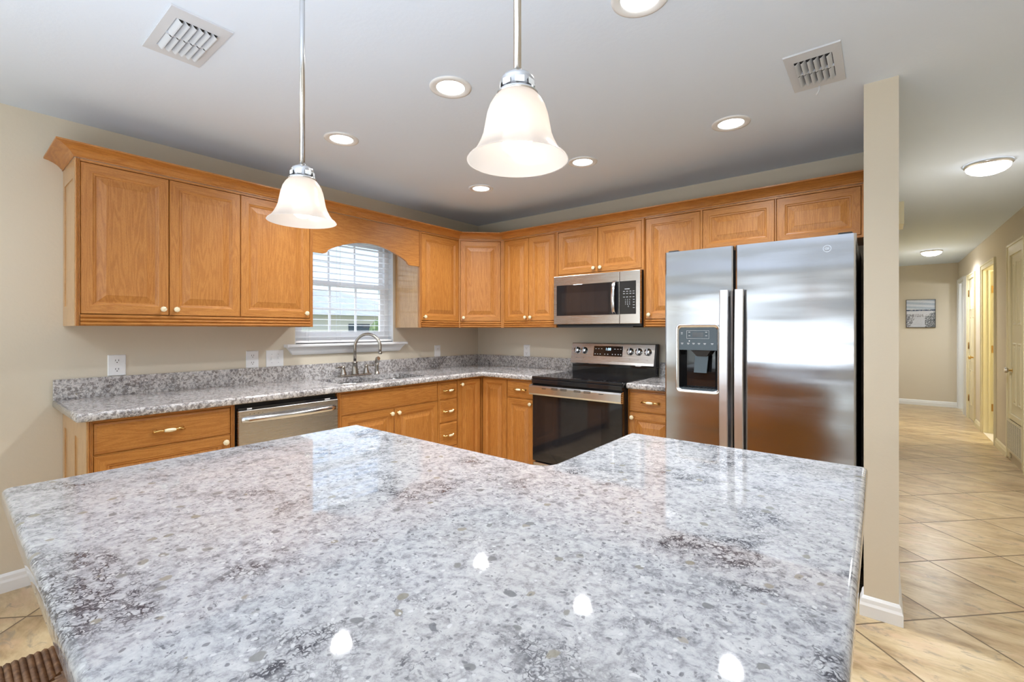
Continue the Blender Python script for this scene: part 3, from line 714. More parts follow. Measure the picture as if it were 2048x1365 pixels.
# ---------------------------------------------------------------- range
rg = thing('range', (1.209, 0, 0), 0, 'stainless electric range with black glass oven door and cooktop', 'range'); W = .760
mb = MB('black_matte'); mb.box(0, W, -.640, -.03, .03, .895); 
for x in (.04, W-.08): mb.box(x, x+.04, -.6, -.56, 0, .03).box(x, x+.04, -.12, -.08, 0, .03)
mb.build('body', rg)
mb = MB('black_gloss'); mb.box(-.002, W+.002, -.685, -.062, .8955, .9165, bev=.004)
ck = mb.build('cooktop', rg)
mb = MB('panel_grey')
for x, y, r in ((.19, -.50, .105), (.57, -.50, .09), (.19, -.22, .075), (.57, -.22, .105), (.38, -.20, .05)):
    for rr in (r, r*.62):
        a = [[(x+q*math.cos(2*PI*k/40), y+q*math.sin(2*PI*k/40), .9168) for k in range(40)] for q in (rr, rr-.0015)]; mb.rings(a, 0, False, False)
mb.build('burner_ring', ck)
mb = MB('black_gloss'); mb.box(.001, W-.001, -.690, -.641, .862, .895, bev=.003); mb.build('front_trim', rg)
od = MB(('black_gloss',)); od.box(.003, W-.003, -.682, -.641, .262, .860, bev=.004); odo = od.build('oven_door', rg)
mb = MB('smoked_glass'); mb.box(.12, W-.16, -.6832, -.6815, .33, .72); mb.build('glass', odo)
mb = MB(('steel_bright', 'black_matte'))
mb.rings([[(x, -.681, .774), (x, -.716, .778), (x, -.722, .790), (x, -.722, .838), (x, -.714, .850), (x, -.681, .856)] for x in (-.004, W+.004)], 0)
for x0, w_ in ((.12, .035), (.205, .055), (.285, .055), (.40, .055), (.48, .055), (.60, .035)):
    mb.box(x0, x0+w_, -.7228, -.7215, .8290, .8335, 1)
    mb.box(x0, x0+w_, -.7228, -.7215, .8385, .8425, 1) if w_ > .04 else None
for k in range(5): mb.box(W+.0035, W+.0046, -.712, -.700, .785+k*.013, .791+k*.013, 1)
mb.build('handle', odo)
mb = MB('steel_brushed'); mb.box(.004, W-.004, -.676, -.641, .05, .250, bev=.004); mb.build('storage_drawer', rg)
mb = MB(('black_gloss', 'black_matte')); mb.box(.004, W-.004, -.085, -.03, .9165, .985, 0); mb.build('riser', rg)
bg_ = MB(('steel_warm', 'black_matte'))
sec = [(-.034, .978), (-.108, .985), (-.112, .992), (-.106, 1.012), (-.074, 1.158), (-.066, 1.163), (-.034, 1.163)]
bg_.rings([[(x, y, z) for y, z in sec] for x in (-.003, W-.012)], 0); bg_.rings([[(x, y, z) for y, z in sec] for x in (W-.0118, W+.002)], 1)
bgo = bg_.build('backguard', rg)
sl_ = math.atan2(.032, .146)
def onface(x, t): # t 0..1 up the sloped face
    return (x, -.106+.032*t, 1.012+.146*t)
def facepanel(mat, x0, x1, t0, t1, off, name, parent):
    a, b = onface(0, t0), onface(0, t1); nrm = (-math.cos(sl_), math.sin(sl_)); mb = MB(mat); rs = []
    for x in (x0, x1): rs.append([(x, a[1]+nrm[0]*0, a[2]), (x, a[1]+nrm[0]*off, a[2]+nrm[1]*off), (x, b[1]+nrm[0]*off, b[2]+nrm[1]*off), (x, b[1], b[2])])
    mb.rings(rs, 0); return mb.build(name, parent)
facepanel('steel_bright', .212, .484, .28, .90, .0012, 'display_frame', bgo)
dp = facepanel('black_gloss', .216, .480, .30, .88, .0020, 'display', bgo)
rt = (PI/2-sl_, 0, 0)
def ftxt(s, x, t, size, mat='print_white', nm='lettering', par=None):
    p = onface(x, t); return text(s, size, mat, par or dp, (p[0], p[1]-.0030, p[2]), rt, nm, .0002)
ftxt('1:08', .350, .70, .030, 'lit_digits', 'clock_lettering')
for x in (.235, .262, .289, .410, .437, .462):
    p = onface(x, .72); mark(dp, x-.006, x+.006, p[1]-.0030, p[1]-.0026, p[2]-.002, p[2]+.002)
for x in (.232, .256, .280, .322, .350, .392, .418, .444, .466):
    p = onface(x, .42); mark(dp, x-.004, x+.004, p[1]-.0030, p[1]-.0026, p[2]-.0035, p[2]+.0035)
for x in (.055, .125, .545, .618, .694):
    mb = MB(('steel_bright', 'black_matte'))
    mb.lathe([(.030, 0), (.030, .004), (.026, .006), (.024, .020), (.021, .024), (.002, .0245)], (0, 0, 0), 24, 0, 'y'); mb.box(-.0055, .0055, -.034, -.018, -.026, .026, 0, bev=.002)
    mb.box(-.001, .001, -.0345, -.034, .004, .024, 1)
    p = onface(x, .60); mb.build('control_knob', bgo, (p[0], p[1]-.0005, p[2]), rot=(-sl_, 0, 0))
    q = onface(x, .18); text('o', .012, 'black_matte', bgo, (q[0], q[1]-.0012, q[2]), rt, 'knob_mark', .0001)
MB('plastic_white').box(.60, .645, -.1121, -.1118, .9855, .992).build('badge', bgo)

# ---------------------------------------------------------------- microwave
mw = thing('microwave', (1.213, 0, 0), 0, 'stainless over-the-range microwave mounted below the short oak wall cabinet', 'microwave'); W = .752; MF = .385
mb = MB('black_matte'); mb.box(.012, W-.003, -MF+.035, -.004, 1.305, 1.7205); mb.box(.04, W-.06, -MF+.01, -.08, 1.296, 1.305); mb.build('housing', mw)
md = MB(('steel_warm',)); md.box(0, .588, -MF, -MF+.033, 1.322, 1.716, bev=.004); mdo = md.build('door', mw)
mb = MB('black_gloss'); mb.box(.030, .585, -MF-.002, -MF+.001, 1.392, 1.640, bev=.001); gw = mb.build('glass', mdo)
mb = MB('smoked_glass'); mb.box(.078, .500, -MF-.0028, -MF-.0019, 1.415, 1.575); mb.build('window_screen', mdo)
mb = MB('steel_bright'); rs = []
for k in range(11): t = k/10; z = 1.392+t*.256; y = -MF-.006-.030*math.sin(PI*t)**.5; rs.append([(.536, y, z), (.540, y-.006, z), (.562, y-.006, z), (.566, y, z), (.562, y+.006, z), (.540, y+.006, z)])
mb.rings(rs, 0, True, True, True); mb.build('handle', mdo)
cpn = MB(('steel_warm',)); cpn.box(.590, W, -MF, -MF+.033, 1.322, 1.716, bev=.004); cpo = cpn.build('control_panel', mw)
mb = MB('black_gloss'); mb.box(.591, .720, -MF-.002, -MF+.001, 1.394, 1.640, bev=.001); kp = mb.build('keypad', cpo)
fr_ = (PI/2, 0, 0)
text('1  2  3\n4  5  6\n7  8  9\n   0', .0155, 'print_dim', kp, (.655, -MF-.0023, 1.475), fr_, 'lettering', .0001, sp=1.05)
for z in (1.545, 1.562, 1.520):
    for x in (.620, .645, .670, .695): mark(kp, x, x+.014, -MF-.0024, -MF-.002, z, z+.002)
for z in (1.5, 1.48, 1.46, 1.44): mark(kp, .697, .711, -MF-.0024, -MF-.002, z, z+.002)
mark(kp, .632, .672, -MF-.0024, -MF-.002, 1.579, 1.582)
def badge(parent, x, y, z, r, nm='badge'):
    mb = MB('steel_bright'); 
    for ro, ri in ((r, r*.88),):
        rs = [[(x+q*math.cos(2*PI*k/32), y-d, z+q*math.sin(2*PI*k/32)) for k in range(32)] for q, d in ((ro, 0), (ro, .0012), (ri, .0012), (ri, 0))]; mb.rings(rs, 0, False, False)
    for k in range(4):
        a = PI/4+k*PI/2; mb.tube([(x+r*.55*math.cos(a+u), y-.0008, z+r*.62*math.sin(a+u)+0) for u in (-.35, 0, .35)], r*.05, 6)
    o = mb.build(nm, parent); text('GE', r*.95, 'steel_bright', o, (x, y-.0006, z), fr_, 'lettering', .0005); return o
badge(mdo, .372, -MF, 1.681, .017)

# ---------------------------------------------------------------- refrigerator
rf = thing('refrigerator', (2.322, 0, 0), 0, 'stainless side-by-side refrigerator with an ice and water dispenser in the left door', 'refrigerator'); W = .920; FF = .860
mb = MB('black_matte'); mb.box(.004, W-.004, -.785, -.03, .03, 1.725); mb.box(.02, W-.02, -.80, -.786, .0, .045)
mb.build('cabinet_body', rf)
for x in (.01, W-.075): MB('black_matte').box(x, x+.06, -FF+.03, -.72, 1.727, 1.752, bev=.006).build('hinge_cover', rf)
def fdoor(x0, x1, hole=None):
    mb = MB(('steel_door', 'black_matte'))
    # plan section with softly rounded vertical edges
    r = .012; pl = fillet([(x0, -.788), (x0, -FF), (x1, -FF), (x1, -.788)], [0, r, r, 0], 4)
    pl = [(x0, -.788), (x0, -FF+.01), (x0+.003, -FF+.003), (x0+.01, -FF), (x1-.01, -FF), (x1-.003, -FF+.003), (x1, -FF+.01), (x1, -.788)]
    z0, z1 = .035, 1.738
    if not hole:
        mb.rings([[(x, y, z) for x, y in pl] for z in (z0, z1)], 0)
    else:
        a, b, c, d = hole; e = 1e-4
        for za, zb in ((z0, c), (d, z1)): mb.rings([[(x, y, z) for x, y in pl] for z in (za, zb)], 0)
        plL = [(x0, -.788), (x0, -FF+.01), (x0+.003, -FF+.003), (x0+.01, -FF), (a, -FF), (a, -.788)]
        plR = [(b, -.788), (b, -FF), (x1-.01, -FF), (x1-.003, -FF+.003), (x1, -FF+.01), (x1, -.788)]
        for q in (plL, plR): mb.rings([[(x, y, z) for x, y in q] for z in (c, d)], 0)
    return mb.build('door', rf)
hx0, hx1, hz0, hz1 = .080, .300, .926, 1.296
dl = fdoor(0, .381, (hx0, hx1, hz0, hz1)); dr_ = fdoor(.389, W)
# dispenser
mb = MB('steel_bright'); 
outr = fillet([(hx0-.012, hz0-.012), (hx1+.012, hz0-.012), (hx1+.012, hz1+.012), (hx0-.012, hz1+.012)], .025, 5); inr = fillet([(hx0+.004, hz0+.004), (hx1-.004, hz0+.004), (hx1-.004, hz1-.006), (hx0+.004, hz1-.006)], .018, 5)
rs = [[(x, -FF+.0005, z) for x, z in outr], [(x, -FF-.005, z) for x, z in outr], [(x, -FF-.005, z) for x, z in inset(outr, .004)], [(x, -FF-.001, z) for x, z in inr], [(x, -FF+.02, z) for x, z in inr]]
mb.rings(rs, 0, False, False, True)
ds = mb.build('dispenser', dl)
mb = MB('panel_grey'); mb.box(hx0+.003, hx1-.003, -FF+.004, -FF+.03, 1.160, hz1-.004); pn = mb.build('control_panel', ds)
y = -FF+.0036
MB('print_white').box(.128, .252, y, y+.0004, 1.272, 1.2728).box(.128, .252, y, y+.0004, 1.226, 1.2268).box(.128, .1288, y, y+.0004, 1.2268, 1.272).box(.2512, .252, y, y+.0004, 1.2268, 1.272).build('panel_outline', pn)
for x in (.095, .130, .160, .190, .222, .262): mark(pn, x, x+.014, y, y+.0004, 1.198, 1.200); mark(pn, x+.002, x+.012, y, y+.0004, 1.193, 1.1945)
for x, z in ((.095, 1.26), (.095, 1.252), (.138, 1.262), (.138, 1.242), (.232, 1.262), (.232, 1.242)): mark(pn, x, x+.010, y, y+.0004, z, z+.002)
MB('print_white').lathe([(.0035, 0), (.0035, .0006), (.0005, .0006)], (.143, y+.0004, 1.212), 12, 0, 'y', False).build('indicator', pn)
MB('black_gloss').box(.160, .220, -FF+.0034, -FF+.004, 1.236, 1.262).build('display', pn)
mb = MB(('black_gloss', 'black_matte')); yb_ = -.795
rs = []
for z in (hz0+.002, 1.160):
    rs.append([(hx0+.003, -FF+.003, z), (hx0+.006, -.83, z), (hx0+.03, yb_, z), (hx1-.03, yb_, z), (hx1-.006, -.83, z), (hx1-.003, -FF+.003, z), (hx1-.0005, -.79, z), (hx0+.0005, -.79, z)])
mb.rings(rs, 0); mb.build('recess', ds)
mb = MB('black_matte'); mb.rings([[(x, y, z) for x, y, z in q] for q in ([(.150, -.850, 1.158), (.258, -.850, 1.158), (.258, -.80, 1.158), (.150, -.80, 1.158)], [(.182, -.845, 1.125), (.236, -.845, 1.125), (.236, -.80, 1.125), (.182, -.80, 1.125)])]); mb.build('nozzle', ds)
mb = MB('panel_grey'); mb.rings([[(.170, -.838, 1.128), (.243, -.838, 1.128), (.243, -.826, 1.128), (.170, -.826, 1.128)], [(.165, -.846, 1.030), (.236, -.846, 1.030), (.236, -.834, 1.030), (.165, -.834, 1.030)]]); mb.build('paddle', ds)
mb = MB(('panel_grey', 'black_matte')); mb.box(hx0+.006, hx1-.006, -FF+.004, -.80, hz0+.002, hz0+.014)
for k in range(9): mb.box(hx0+.018+k*.021, hx0+.030+k*.021, -FF+.010, -.81, hz0+.0142, hz0+.0155, 1)
mb.build('drip_tray', ds)
for d, x0 in ((dl, .318), (dr_, .394)):
    mb = MB('steel_bright'); xa, xb = x0, x0+.046
    rs = []
    mb.mats = ['steel_satin']
    for k in range(13):
        t = k/12; z = .46+t*1.035; y = -FF-.030-.016*math.sin(PI*t)
        rs.append([(xa, y-.004, z), (xa+.004, y-.010, z), (xb-.004, y-.010, z), (xb, y-.004, z), (xb-.003, y+.006, z), (xa+.003, y+.006, z)])
    mb.rings(rs, 0)
    for z in (.475, 1.475): mb.box(xa+.01, xb-.01, -FF-.028, -FF-.0005, z-.012, z+.012)
    mb.build('handle', d)
badge(dr_, .805, -FF, 1.675, .017)

# ---------------------------------------------------------------- island
IP = [(1.760, -3.492), (2.860, -3.492), (3.305, -3.120), (3.305, -2.045), (2.641, -2.045), (2.641, -2.574), (1.760, -2.574)]
mb = MB('granite_island'); slab(mb, fillet(IP, [.014, .03, .03, .014, .014, .05, .014], 6), CT-.04, CT, r=.011)
isl = tag(mb.build('island_countertop'), 'large glossy white and grey speckled granite island worktop in the foreground', 'countertop')
ib = thing('island_cabinet', (1.9, -3.0, 0), 0, 'L-shaped oak base cabinet carrying the granite island worktop', 'cabinet')
mb = MB(('oak_upright', 'inside_dark')); q = [(1.80, -3.15), (2.93, -3.15), (2.95, -2.95), (3.265, -2.95), (3.265, -2.085), (2.681, -2.085), (2.681, -2.614), (1.80, -2.614)]
q = [(1.80, -3.15), (3.02, -3.15), (3.02, -2.085), (2.681, -2.085), (2.681, -2.614), (1.80, -2.614)]
mb.prism([(a-1.9, b+3.0) for a, b in q], .10, CT-.0402, 0); mb.prism([(a-1.9, b+3.0) for a, b in inset(q, .05)], 0, .10, 1); mb.build('carcass', ib)
for a, b in ((1.815, 2.235), (2.24, 2.665)): 
    d_ = door(ib, 0, b-a, .115, .86, 0, loc=(b-1.9, .386, .115), rz=PI); knob(d_, .03, .7)
d_ = door(ib, 0, .50, .115, .86, 0, loc=(2.681-1.9, -2.10+3.0, .115), rz=-PI/2); knob(d_, .03, .7)
d_ = door(ib, 0, .325, .115, .86, 0, loc=(3.015-1.9, .915, .115), rz=PI); knob(d_, .03, .7)
# stool tucked against the island
st = thing('bar_stool', (2.20, -3.535, 0), 0, 'wooden stool with a woven brown rush seat tucked under the island end', 'stool')
mb = MB('rush_cord'); hw_ = .215; hd = .20; zt = .615
def cord(p0, p1, zc=.0, r=.0042):
    (x0, y0), (x1, y1) = p0, p1; P_ = []
    for k in range(9):
        t = k/8; e_ = min(t, 1-t)*8; P_.append((x0+(x1-x0)*t, y0+(y1-y0)*t, zt-(.022 if e_ < .5 else 0)-.004*(1-abs(2*t-1))+random.uniform(-.0006, .0006)))
    mb.tube(P_, r, 6)
n = 38
for k in range(n):
    f_ = (k+.5)/n
    # four triangular fields of cords meeting in the middle
    for s in (-1, 1):
        y_ = -hd+2*hd*f_; ext = abs(1-abs(2*f_-1)); lim = hw_*(1-ext*.98)
        mb.tube([(s*(hw_+.004), y_, zt-.030), (s*(hw_+.006), y_, zt-.010), (s*(hw_-.006), y_, zt+.001), (s*(hw_-.02), y_, zt), (s*max(lim, .005), y_, zt-.006)], .0057, 6)
        x_ = -hw_+2*hw_*f_; limy = hd*(1-ext*.98)
        mb.tube([(x_, s*(hd+.004), zt-.030), (x_, s*(hd+.006), zt-.010), (x_, s*(hd-.006), zt+.001), (x_, s*(hd-.02), zt), (x_, s*max(limy, .005), zt-.006)], .0060, 6)
mb.build('seat', st)
mb = MB('stool_wood')
for s in (-1, 1): mb.tube([(-hw_, s*hd, zt-.028), (hw_, s*hd, zt-.028)], .016, 10).tube([(s*hw_, -hd, zt-.028), (s*hw_, hd, zt-.028)], .016, 10)
mb.build('seat_frame', st)
for sx in (-1, 1):
    for sy in (-1, 1): MB('stool_wood').tube([(sx*(hw_+.01), sy*(hd+.01), 0), (sx*hw_, sy*hd, .3), (sx*hw_, sy*hd, zt-.014)], [.013, .018, .019], 12).build('leg', st)
mb = MB('stool_wood')
for s in (-1, 1): mb.tube([(-hw_, s*hd, .22), (hw_, s*hd, .22)], .010, 8).tube([(s*hw_, -hd, .30), (s*hw_, hd, .30)], .010, 8)
mb.build('stretcher', st)

# ---------------------------------------------------------------- pendants
def pendant(x, y, zr, label):
    t = thing('pendant_lamp', (x, y, zr), 0, label, 'pendant lamp', 'bell pendant lamps over the island')
    prof = [(.0825, .000), (.0795, .004), (.072, .010), (.0655, .020), (.0605, .030), (.056, .042), (.0530, .058), (.0500, .074), (.0455, .088), (.039, .099), (.032, .107), (.027, .112)]
    mb = MB('frosted_glass'); mb.lathe(prof, seg=48, caps=False)
    mb.lathe([(r-.0022, h) for r, h in prof], seg=48, caps=False); mb.lathe([(.0825, 0), (.0803, 0)], seg=48, caps=False); mb.build('lamp_shade', t)
    mb = MB('nickel_light'); mb.lathe([(.033, .105), (.034, .109), (.031, .112), (.028, .113), (.0275, .130), (.0275, .132), (.024, .137), (.015, .142), (.008, .144), (.0062, .150)], seg=32)
    mb.lathe([(.0062, .14), (.0062, ZC-zr-.02)], seg=16).lathe([(.055, ZC-zr-.0205), (.060, ZC-zr-.012), (.060, ZC-zr-.0005)], seg=32)
    ro = mb.build('rod', t)
    mb = MB('print_white')
    for k in range(8):
        a = 2*PI*k/8; c, s = math.cos(a), math.sin(a); r0 = .0283; tx, ty = -s*.0075, c*.0075
        i = mb.vs([(c*r0-tx, s*r0-ty, .116), (c*r0+tx, s*r0+ty, .116), (c*r0+tx, s*r0+ty, .126), (c*r0-tx, s*r0-ty, .126)]); mb.face((i, i+1, i+2, i+3))
    mb.build('collar_slot', t)
    mb = MB('bulb_glass'); mb.lathe([(.010, .075), (.013, .068), (.022, .05), (.0255, .036), (.022, .020), (.013, .011), (.001, .008)], seg=24); mb.build('bulb', t)
    l = bpy.data.lights.new('pendant_light', 'POINT'); l.energy = LW['pend']; l.color = (1, .88, .74); l.shadow_soft_size = .026
    lo = bpy.data.objects.new('pendant_light', l); COL.objects.link(lo); lo.parent = t; lo.location = (0, 0, .034)
    return t
pendant(2.177, -3.00, 1.553, 'bell-shaped frosted glass pendant lamp in front of the left wall cabinets')
pendant(2.867, -2.99, 1.553, 'bell-shaped frosted glass pendant lamp hanging highest in view over the island centre')

# ---------------------------------------------------------------- recessed lights
names = {(0, 0): 'rear row, left: recessed ceiling light above the sink', }
lab = ['recessed ceiling light between the two pendant rods, nearest the left wall cabinets', 'recessed ceiling light just left of the nearer pendant lamp', 'recessed ceiling light cut by the top edge of the photo',
       'small recessed ceiling light nearest the kitchen corner', 'recessed ceiling light just right of the nearer pendant shade', 'recessed ceiling light in front of the refrigerator']
k = 0; proto = None
for y in (-2.130, -.945):
    for x in (.91, 1.81, 2.71):
        if proto is None:
            t = thing('recessed_light', (x, y, ZC), 0, lab[k], 'ceiling light', 'recessed ceiling lights')
            MB('trim_white').lathe([(.095, -.0005), (.094, -.005), (.085, -.007), (.066, -.006), (.062, -.002)], seg=40, caps=False).build('trim_ring', t)
            MB('lamp_lens').lathe([(.064, -.003), (.05, -.0045), (.001, -.005)], seg=32).build('lens', t); proto = t
        else:
            t = copy_tree(proto); t.location = (x, y, ZC); t['label'] = lab[k]
        l = bpy.data.lights.new('downlight', 'SPOT'); l.energy = LW['can']*4.2; l.spot_size = math.radians(150); l.spot_blend = .9; l.shadow_soft_size = .048; l.color = (.96, .98, 1.0)
        lo = bpy.data.objects.new('downlight', l); COL.objects.link(lo); lo.location = (x, y, ZC-.012)
        k += 1
# flush dome lights
def dome(x, y, label, power, first=None):
    t = thing('dome_light', (x, y, ZC), 0, label, 'ceiling light', 'flush dome ceiling lights')
    MB('nickel_light').lathe([(.118, -.0005), (.120, -.012), (.112, -.022), (.104, -.022)], seg=40, caps=False).build('rim', t)
    MB('dome_glass').lathe([(.110, -.020), (.104, -.040), (.082, -.058), (.05, -.070), (.001, -.075)], seg=40).build('diffuser', t)
    l = bpy.data.lights.new('dome_lamp', 'SPOT'); l.energy = power; l.spot_size = math.radians(165); l.spot_blend = .6; l.shadow_soft_size = .09; l.color = (.97, .98, 1.0)
    lo = bpy.data.objects.new('dome_lamp', l); COL.objects.link(lo); lo.location = (x, y, ZC-.09)
dome(3.885, .75, 'flush white dome light on the hallway ceiling, the nearer one', LW['dome'])
dome(3.885, 5.05, 'flush white dome light near the far end of the hallway', LW['dome'])
dome(.7, -4.3, 'added flush dome light, out of view, brightening the room behind the island', LW['living_fill'])  # this dome and the next are out of view, added for brightness
dome(3.9, -4.3, 'added flush dome light, out of view, near the right wall behind the island', LW['living_fill'])
l = bpy.data.lights.new('bath_lamp', 'POINT'); l.energy = 48; l.color = (1, .90, .66); l.shadow_soft_size = .1
lo = bpy.data.objects.new('bath_lamp', l); COL.objects.link(lo); lo.location = (4.95, 4.25, 2.0)
l = bpy.data.lights.new('bedroom_lamp', 'POINT'); l.energy = 20; l.color = (.92, .96, 1); l.shadow_soft_size = .1
lo = bpy.data.objects.new('bedroom_lamp', l); COL.objects.link(lo); lo.location = (5.1, 6.2, 1.9)

# ---------------------------------------------------------------- ceiling vents
def vent(x0, x1, y0, y1, label, long_axis):
    t = thing('ceiling_vent', ((x0+x1)/2, (y0+y1)/2, ZC), 0, label, 'vent', 'ceiling air vents'); L, Wd = (x1-x0, y1-y0) if long_axis == 'x' else (y1-y0, x1-x0)
    rz = 0 if long_axis == 'x' else PI/2; hl, hw = L/2, Wd/2; il, iw = hl-.062, hw-.032
    def rect(a, b, z): return [(-a, -b, z), (a, -b, z), (a, b, z), (-a, b, z)]
    mb = MB('vent_white'); mb.rings([rect(hl, hw, -.0005), rect(hl-.002, hw-.002, -.006), rect(il, iw, -.007), rect(il, iw, -.0005)], 0, False, False); mb.build('frame', t, rz=rz)
    MB('vent_dark').box(-il, il, -iw, iw, -.0012, -.0006).build('duct_opening', t, rz=rz)
    for c in (-1, 1):
        for k in range(6):
            yc = -iw+(k+.5)*2*iw/6; xa, xb = sorted((c*.004, c*il)); wv = iw/6*1.55; rs = []
            for x in (xa, xb):
                pr = []
                for j in range(6): q = j/5; pr.append((x, yc-wv/2+q*wv, -.003-.016*math.sin(PI*.5*q)))
                for j in range(5, -1, -1): q = j/5; pr.append((x, yc-wv/2+q*wv, -.0018-.016*math.sin(PI*.5*q)))
                rs.append(pr)
            MB('vent_white').rings(rs, 0).build('louver', t, rz=rz)
    MB('vent_white').box(-.003, .003, -iw, iw, -.012, -.002).build('divider', t, rz=rz)
    return t
vent(1.108, 1.468, -3.092, -2.898, 'white ceiling air vent above the left wall cabinets', 'x')
v2 = vent(3.020, 3.214, -1.447, -1.104, 'white ceiling air vent with a small lever near the refrigerator', 'y')
MB('vent_white').tube([(0, .165, -.004), (-.002, .172, -.022), (-.012, .176, -.038)], [.004, .003, .004], 8).build('lever', v2)

# ---------------------------------------------------------------- outlets and switches
def outlet(loc, rz, label, kind='duplex', w_=.079):
    t = thing('wall_outlet' if kind in ('duplex',) else 'light_switch', loc, rz, label, 'outlet' if kind == 'duplex' else 'switch'); h_ = .116
    mb = MB('plastic_white'); R = [(0, 0), (0, -.003), (.003, -.006)]; ids = [[(-w_/2+a, y, -h_/2+a), (w_/2-a, y, -h_/2+a), (w_/2-a, y, h_/2-a), (-w_/2+a, y, h_/2-a)] for a, y in R]; mb.rings(ids, 0); mb.build('cover_plate', t)
    if kind == 'duplex':
        for z in (-.024, .024):
            mb = MB('plastic_white'); mb.lathe([(.0165, .0055), (.0165, .0072), (.001, .0074)], (0, 0, z), 20, 0, 'y', False, stretch=(1, .85)); so = mb.build('socket', t)
            MB('socket_dark').box(-.008, -.0055, -.0078, -.0072, z-.001, z+.008).box(.0055, .008, -.0078, -.0072, z-.001, z+.008).lathe([(.0028, .0072), (.0028, .0078), (.0003, .0078)], (0, 0, z-.008), 8, 0, 'y', False).build('slot', so)
    elif kind == 'toggle2':
        for x in (-.023, .023):
            MB('plastic_white').box(x-.005, x+.005, -.017, -.006, -.004, .012, bev=.001).build('toggle', t); MB('socket_dark').box(x-.0015, x+.0015, -.0065, -.0060, .028, .031).box(x-.0015, x+.0015, -.0065, -.0060, -.031, -.028).build('screw', t)
    else:
        MB('plastic_white').box(-.0165, .0165, -.0075, -.0055, -.033, .033, bev=.0008).build('rocker', t); MB('socket_dark').box(-.006, .006, -.0080, -.0075, .020, .023).build('indicator', t)
    return t
outlet((.0005, -2.957, 1.079), RA, 'white duplex outlet nearest the left end of the worktop')
outlet((.0005, -2.247, 1.076), RA, 'white duplex outlet just left of the double light switch')
outlet((.0005, -2.098, 1.076), RA, 'white double toggle light switch left of the window sill', 'toggle2', .118)
outlet((.0005, -.575, 1.071), RA, 'white rocker switch right of the window near the corner', 'rocker', .074)
outlet((.648, -.0005, 1.074), 0, 'white duplex outlet on the range wall left of the range', 'duplex', .074)

# ---------------------------------------------------------------- hallway doors
def casing(mb, y0, y1, zt, z0=0.0, cw=.062, m=0):
    """casing around an opening in the right wall"""
    X = XR
    for a, b, c, d in ((y0-cw, y0, z0, zt+cw), (y1, y1+cw, z0, zt+cw), (y0, y1, zt, zt+cw)):
        mb.box(X-.012, X-.0005, a, b, c, d, m)
    for a, b, c, d in ((y0-cw, y0-cw+.018, z0, zt+cw), (y1+cw-.018, y1+cw, z0, zt+cw), (y0-cw+.018, y1+cw-.018, zt+cw-.018, zt+cw)): mb.box(X-.019, X-.012, a, b, c, d, m)
    # jambs
    if z0 < .1: mb.box(X, X+.115, y0, y0+.008, 0, zt, m).box(X, X+.115, y1-.008, y1, 0, zt, m).box(X, X+.115, y0, y1, zt-.008, zt, m).box(X+.045, X+.062, y1-.018, y1-.008, 0, zt-.008, m)
def mkdoor(i, mat, **k):
    o = bpy.data.objects.new('door_%d' % i, None); COL.objects.link(o); struct(o); return o
def hinge(par, x, y, z, along='y'):
    mb = MB('hinge_brass')
    if along == 'y': mb.box(x-.003, x, y-.018, y+.018, z-.045, z+.045).lathe([(.006, -.048), (.006, .048)], (x-.004, y, z), 8)
    else: mb.box(x-.018, x+.018, y-.003, y, z-.045, z+.045).lathe([(.006, -.048), (.006, .048)], (x+.016, y-.004, z), 8)
    mb.build('hinge', par)
def dknob(par, x, y, z, mat='brass', sx=-1):
    mb = MB(('brass', mat)); P_ = [(.028, 0), (.028, .004), (.010, .008), (.010, .030)]
    mb.lathe([(r, -h) for r, h in P_], (x, y, z), 20, 0, 'x'); mb.lathe([(.010, -.028), (.022, -.034), (.028, -.046), (.024, -.058), (.002, -.062)], (x, y, z), 12 if mat != 'brass' else 20, 1, 'x', mat == 'brass'); mb.build('door_knob', par)
def panelled(par, y0, y1, z0, z1, x, mat, cols=2, rowsz=None):
    """door slab in the plane of the right wall with raised panels facing the hall"""
    mb = MB(mat); mb.box(x, x+.035, y0, y1, z0, z1)
    n = cols; wdt = (y1-y0); st_ = .085 if wdt > .5 else .07; pw = (wdt-st_*(n+1))/n
    rowsz = rowsz or [(z0+.20, z0+.70), (z0+.82, z0+1.45), (z0+1.55, z1-.12)]
    for a, b in rowsz:
        for c in range(n):
            ya = y0+st_+c*(pw+st_); yb2 = ya+pw
            def rc(i, d): return [(x-d, ya+i, a+i), (x-d, yb2-i, a+i), (x-d, yb2-i, b-i), (x-d, ya+i, b-i)]
            mb.rings([rc(0, 0), rc(.003, .006), rc(.012, .006), rc(.020, .001), rc(.032, .001), rc(.045, .007)], 0, False, True)
    return mb.build('door_slab', par)
d1 = mkdoor(1, ''); mb = MB('trim_white'); casing(mb, 6.17, 6.775, 2.03, cw=.06); mb.build('casing', d1)
mb = MB('trim_white'); mb.box(XR+.12, XR+.72, 6.70, 6.735, .01, 2.02); mb.build('door_slab', d1)
struct(MB('trim_white').box(XR-.014, XR-.0005, 5.79, 6.108, 0, 2.075).build('trim_1'))
d2 = mkdoor(2, ''); mb = MB('trim_cream'); casing(mb, 5.15, 5.72, 2.0, cw=.065); mb.build('casing', d2)
panelled(d2, 5.162, 5.708, .012, 1.99, XR+.004, 'door_cream')
for z in (.30, 1.05, 1.80): hinge(d2, XR+.001, 5.705, z)
dknob(d2, XR+.004, 5.24, .90)
d3 = mkdoor(3, ''); mb = MB('trim_cream'); casing(mb, 3.77, 4.54, 2.02, cw=.062); mb.build('casing', d3)
mb = MB('door_cream'); mb.box(XR+.118, XR+.86, 4.495, 4.530, .01, 2.0); mb.build('door_slab', d3)
for z in (.318, 1.038, 1.776): hinge(d3, XR+.09, 4.531, z, 'x')
